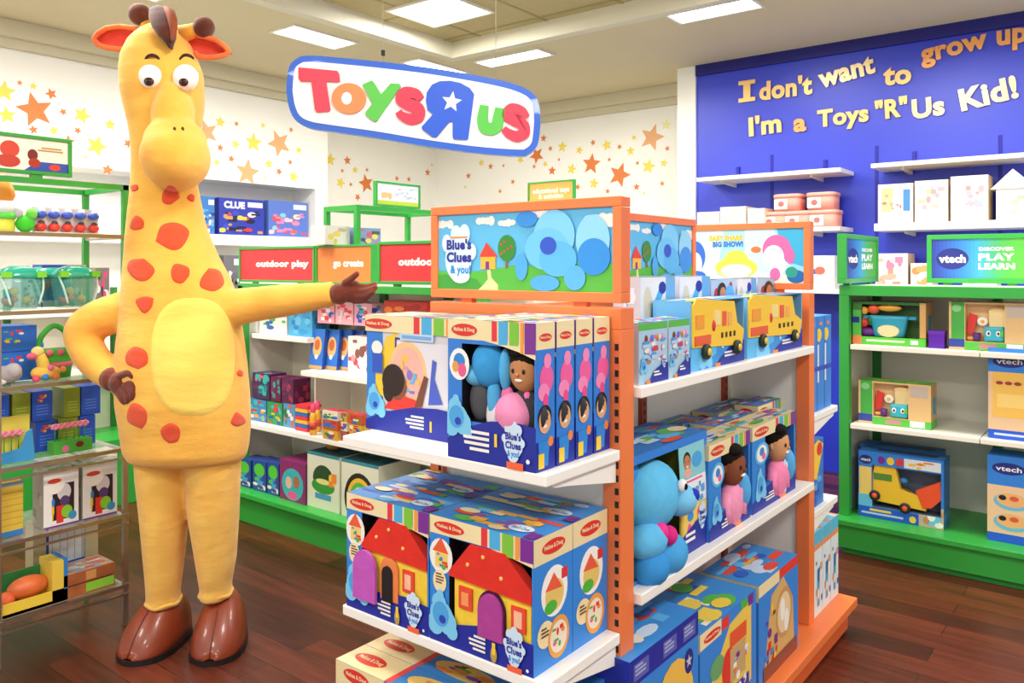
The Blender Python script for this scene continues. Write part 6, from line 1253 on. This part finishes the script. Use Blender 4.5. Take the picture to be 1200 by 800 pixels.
# ======== goods on the blue wall shelves
WF = 5.76
def f_pale(F, W, H): F.rect(0, 0, W, H, P('f4efe2')); F.specks(W*.08, H*.25, W*.84, H*.65, [P(c) for c in ('f4b0b8', 'f0d890', 'a8d8e0', 'e8a0a0', 'c8b8e0', 'f8f4ee')], 16, int(W*900), .11)
def f_paleb(F, W, H): F.rect(0, 0, W, H, P('f6f2e8')); F.rect(W*.1, H*.3, W*.34, H*.6, P('f0d898')); F.rect(W*.72, H*.3, W*.2, H*.55, P('4a8ac8')); F.specks(W*.1, H*.3, W*.6, H*.5, [P('e87a7a'), P('c8a878'), P('f4f0e8')], 10, 5, .1)
for i, (a, b_, h, fr, lab) in enumerate(((1029, 1070, .26, f_paleb, 'pale box with blue tower picture at the end of thick wall shelf'), (1072, 1111, .27, f_pale, 'pale pastel box second on the thick wall shelf'), (1114, 1158, .285, f_pale, 'pale box with round pink picture on the thick wall shelf'))):
    cu('toy_box', a, b_, WF, 1.786, .2, h, 'ead8b4', lab, group='pale boxes on thick wall shelf', front=fr, top=mixart('e8c890', ('f0d8a8',), 2), right=mixart('e0c498', ('e8d0a8',), 2))
cc, ww = onU(1163, 1212, WF); t = empty('toy_house_box', (WF+.1, cc, 1.786), NQ, label='white house shaped box with pitched roof on thick wall shelf', cat='toy box')
b = MB(); b.box(-ww/2+.02, ww/2-.02, -.1, .1, 0, .19, P('f4f0e4')); F = b.face((-ww/2+.02, -.1, 0), (1, 0, 0), (0, 0, 1)); F.specks(.03, .03, ww*.7, .13, [P('dcd8b0'), P('b8c8a8'), P('f0e0d0')], 6, 3, .12); b.obj('walls', t); b = MB(); b.prism([(-ww/2-.01, .19), (ww/2+.01, .19), (0, .31)], (0, .11, 0), (1, 0, 0), (0, 0, 1), .22, P('fbf6ea')); b.obj('roof', t)
for i, (a, b_, h, lab) in enumerate(((817, 843, .14, 'white box at the end of the wall shelf next to pilaster'), (844, 874, .17, 'taller white box second on the wall shelf near the pilaster'), (876, 896, .15, 'cream box between the white boxes and pink tubs'))):
    cu('toy_box', a, b_, WF, 1.776, .22, h, 'f2ecdf', lab, group='white boxes on the wall shelf', front=mixart('f6f1ea', ('f0c8c0', 'e8dcc8', 'dfe6e0'), 8, i+2, r=.13), right=mixart('eadcc0', ('f0c8a8',), 3))
tub = None
for i, (px, z0) in enumerate(((911, 0), (938, 0), (967, 0), (925, .125), (964, .125))):
    vv = V(px, WF+.1)
    if tub is None:
        tub = empty('keepsake_tub', (WF+.12, vv, 1.776), NQ, label='x', cat='toy tub', group='pink tubs on the wall shelf'); b = MB(); b.loft([(0, 0, .0, .095, .09), (0, 0, .095, .098, .093)], M('f0a090', .5), 24, pw=4.5); o = b.obj('tub_body', tub); q = MB(); q.box(-.085, .01, -.0945, -.092, .012, .085, P('e4ded4')); q.ell((-.035, -.0945, .05), (.022, .002, .02), P('d86a6a'), 12, 8); q.obj('printed_label', o); b = MB(); b.loft([(0, 0, .095, .103, .098), (0, 0, .118, .103, .098), (0, 0, .122, .095, .09)], M('f4b0a0', .5), 24, pw=4.5); b.obj('lid', tub); t = tub
    else: t = dup(tub, (WF+.12, vv, 1.776+z0))
    t['label'] = ['pink tub next to the cream box, bottom tier', 'middle pink tub of the bottom tier', 'pink tub at the shelf end, bottom tier', 'upper pink tub nearer the white boxes', 'upper pink tub at the shelf end'][i]
def f_hand(F, W, H): F.rect(0, 0, W, H, P('f2f0ec')); F.rect(W*.1, H*.15, W*.6, H*.7, P('e4e4e0')); F.rect(W*.12, H*.45, W*.5, H*.14, P('3a4ac0')); F.ell(W*.5, H*.55, W*.18, H*.12, P('e8705a')); F.rect(W*.75, 0, W*.25, H, P('d8d8d8'))
cu('toy_box', 944, 978, WF, 1.341, .2, .235, 'e8e8e6', 'white box with blue and red picture on the lowest wall shelf', front=f_hand)
cu('toy_box', 1026, 1064, WF, 1.341, .2, .245, 'ecd8b8', 'cream box with pink pattern between the two green signs', front=mixart('f4ece0', ('f08ab0', 'e8b8a0', 'd89a8a', 'f8f4ec'), 16, 5, r=.12), right=mixart('d8b890', ('e0c49c',), 2))
cu('toy_box', 1067, 1092, WF, 1.341, .2, .18, 'f0e6d4', 'small pale box with tan picture beside the aisle-facing green sign', front=mixart('f2ece0', ('e8b070', 'd89858', 'f4f0e8'), 8, 6, r=.18))
cu('toy_box', 1128, 1168, WF, 1.341, .2, .10, 'f0e6d4', 'low pale box behind the aisle-facing green sign', front=mixart('f2ece0', ('c8d8e0',), 3))
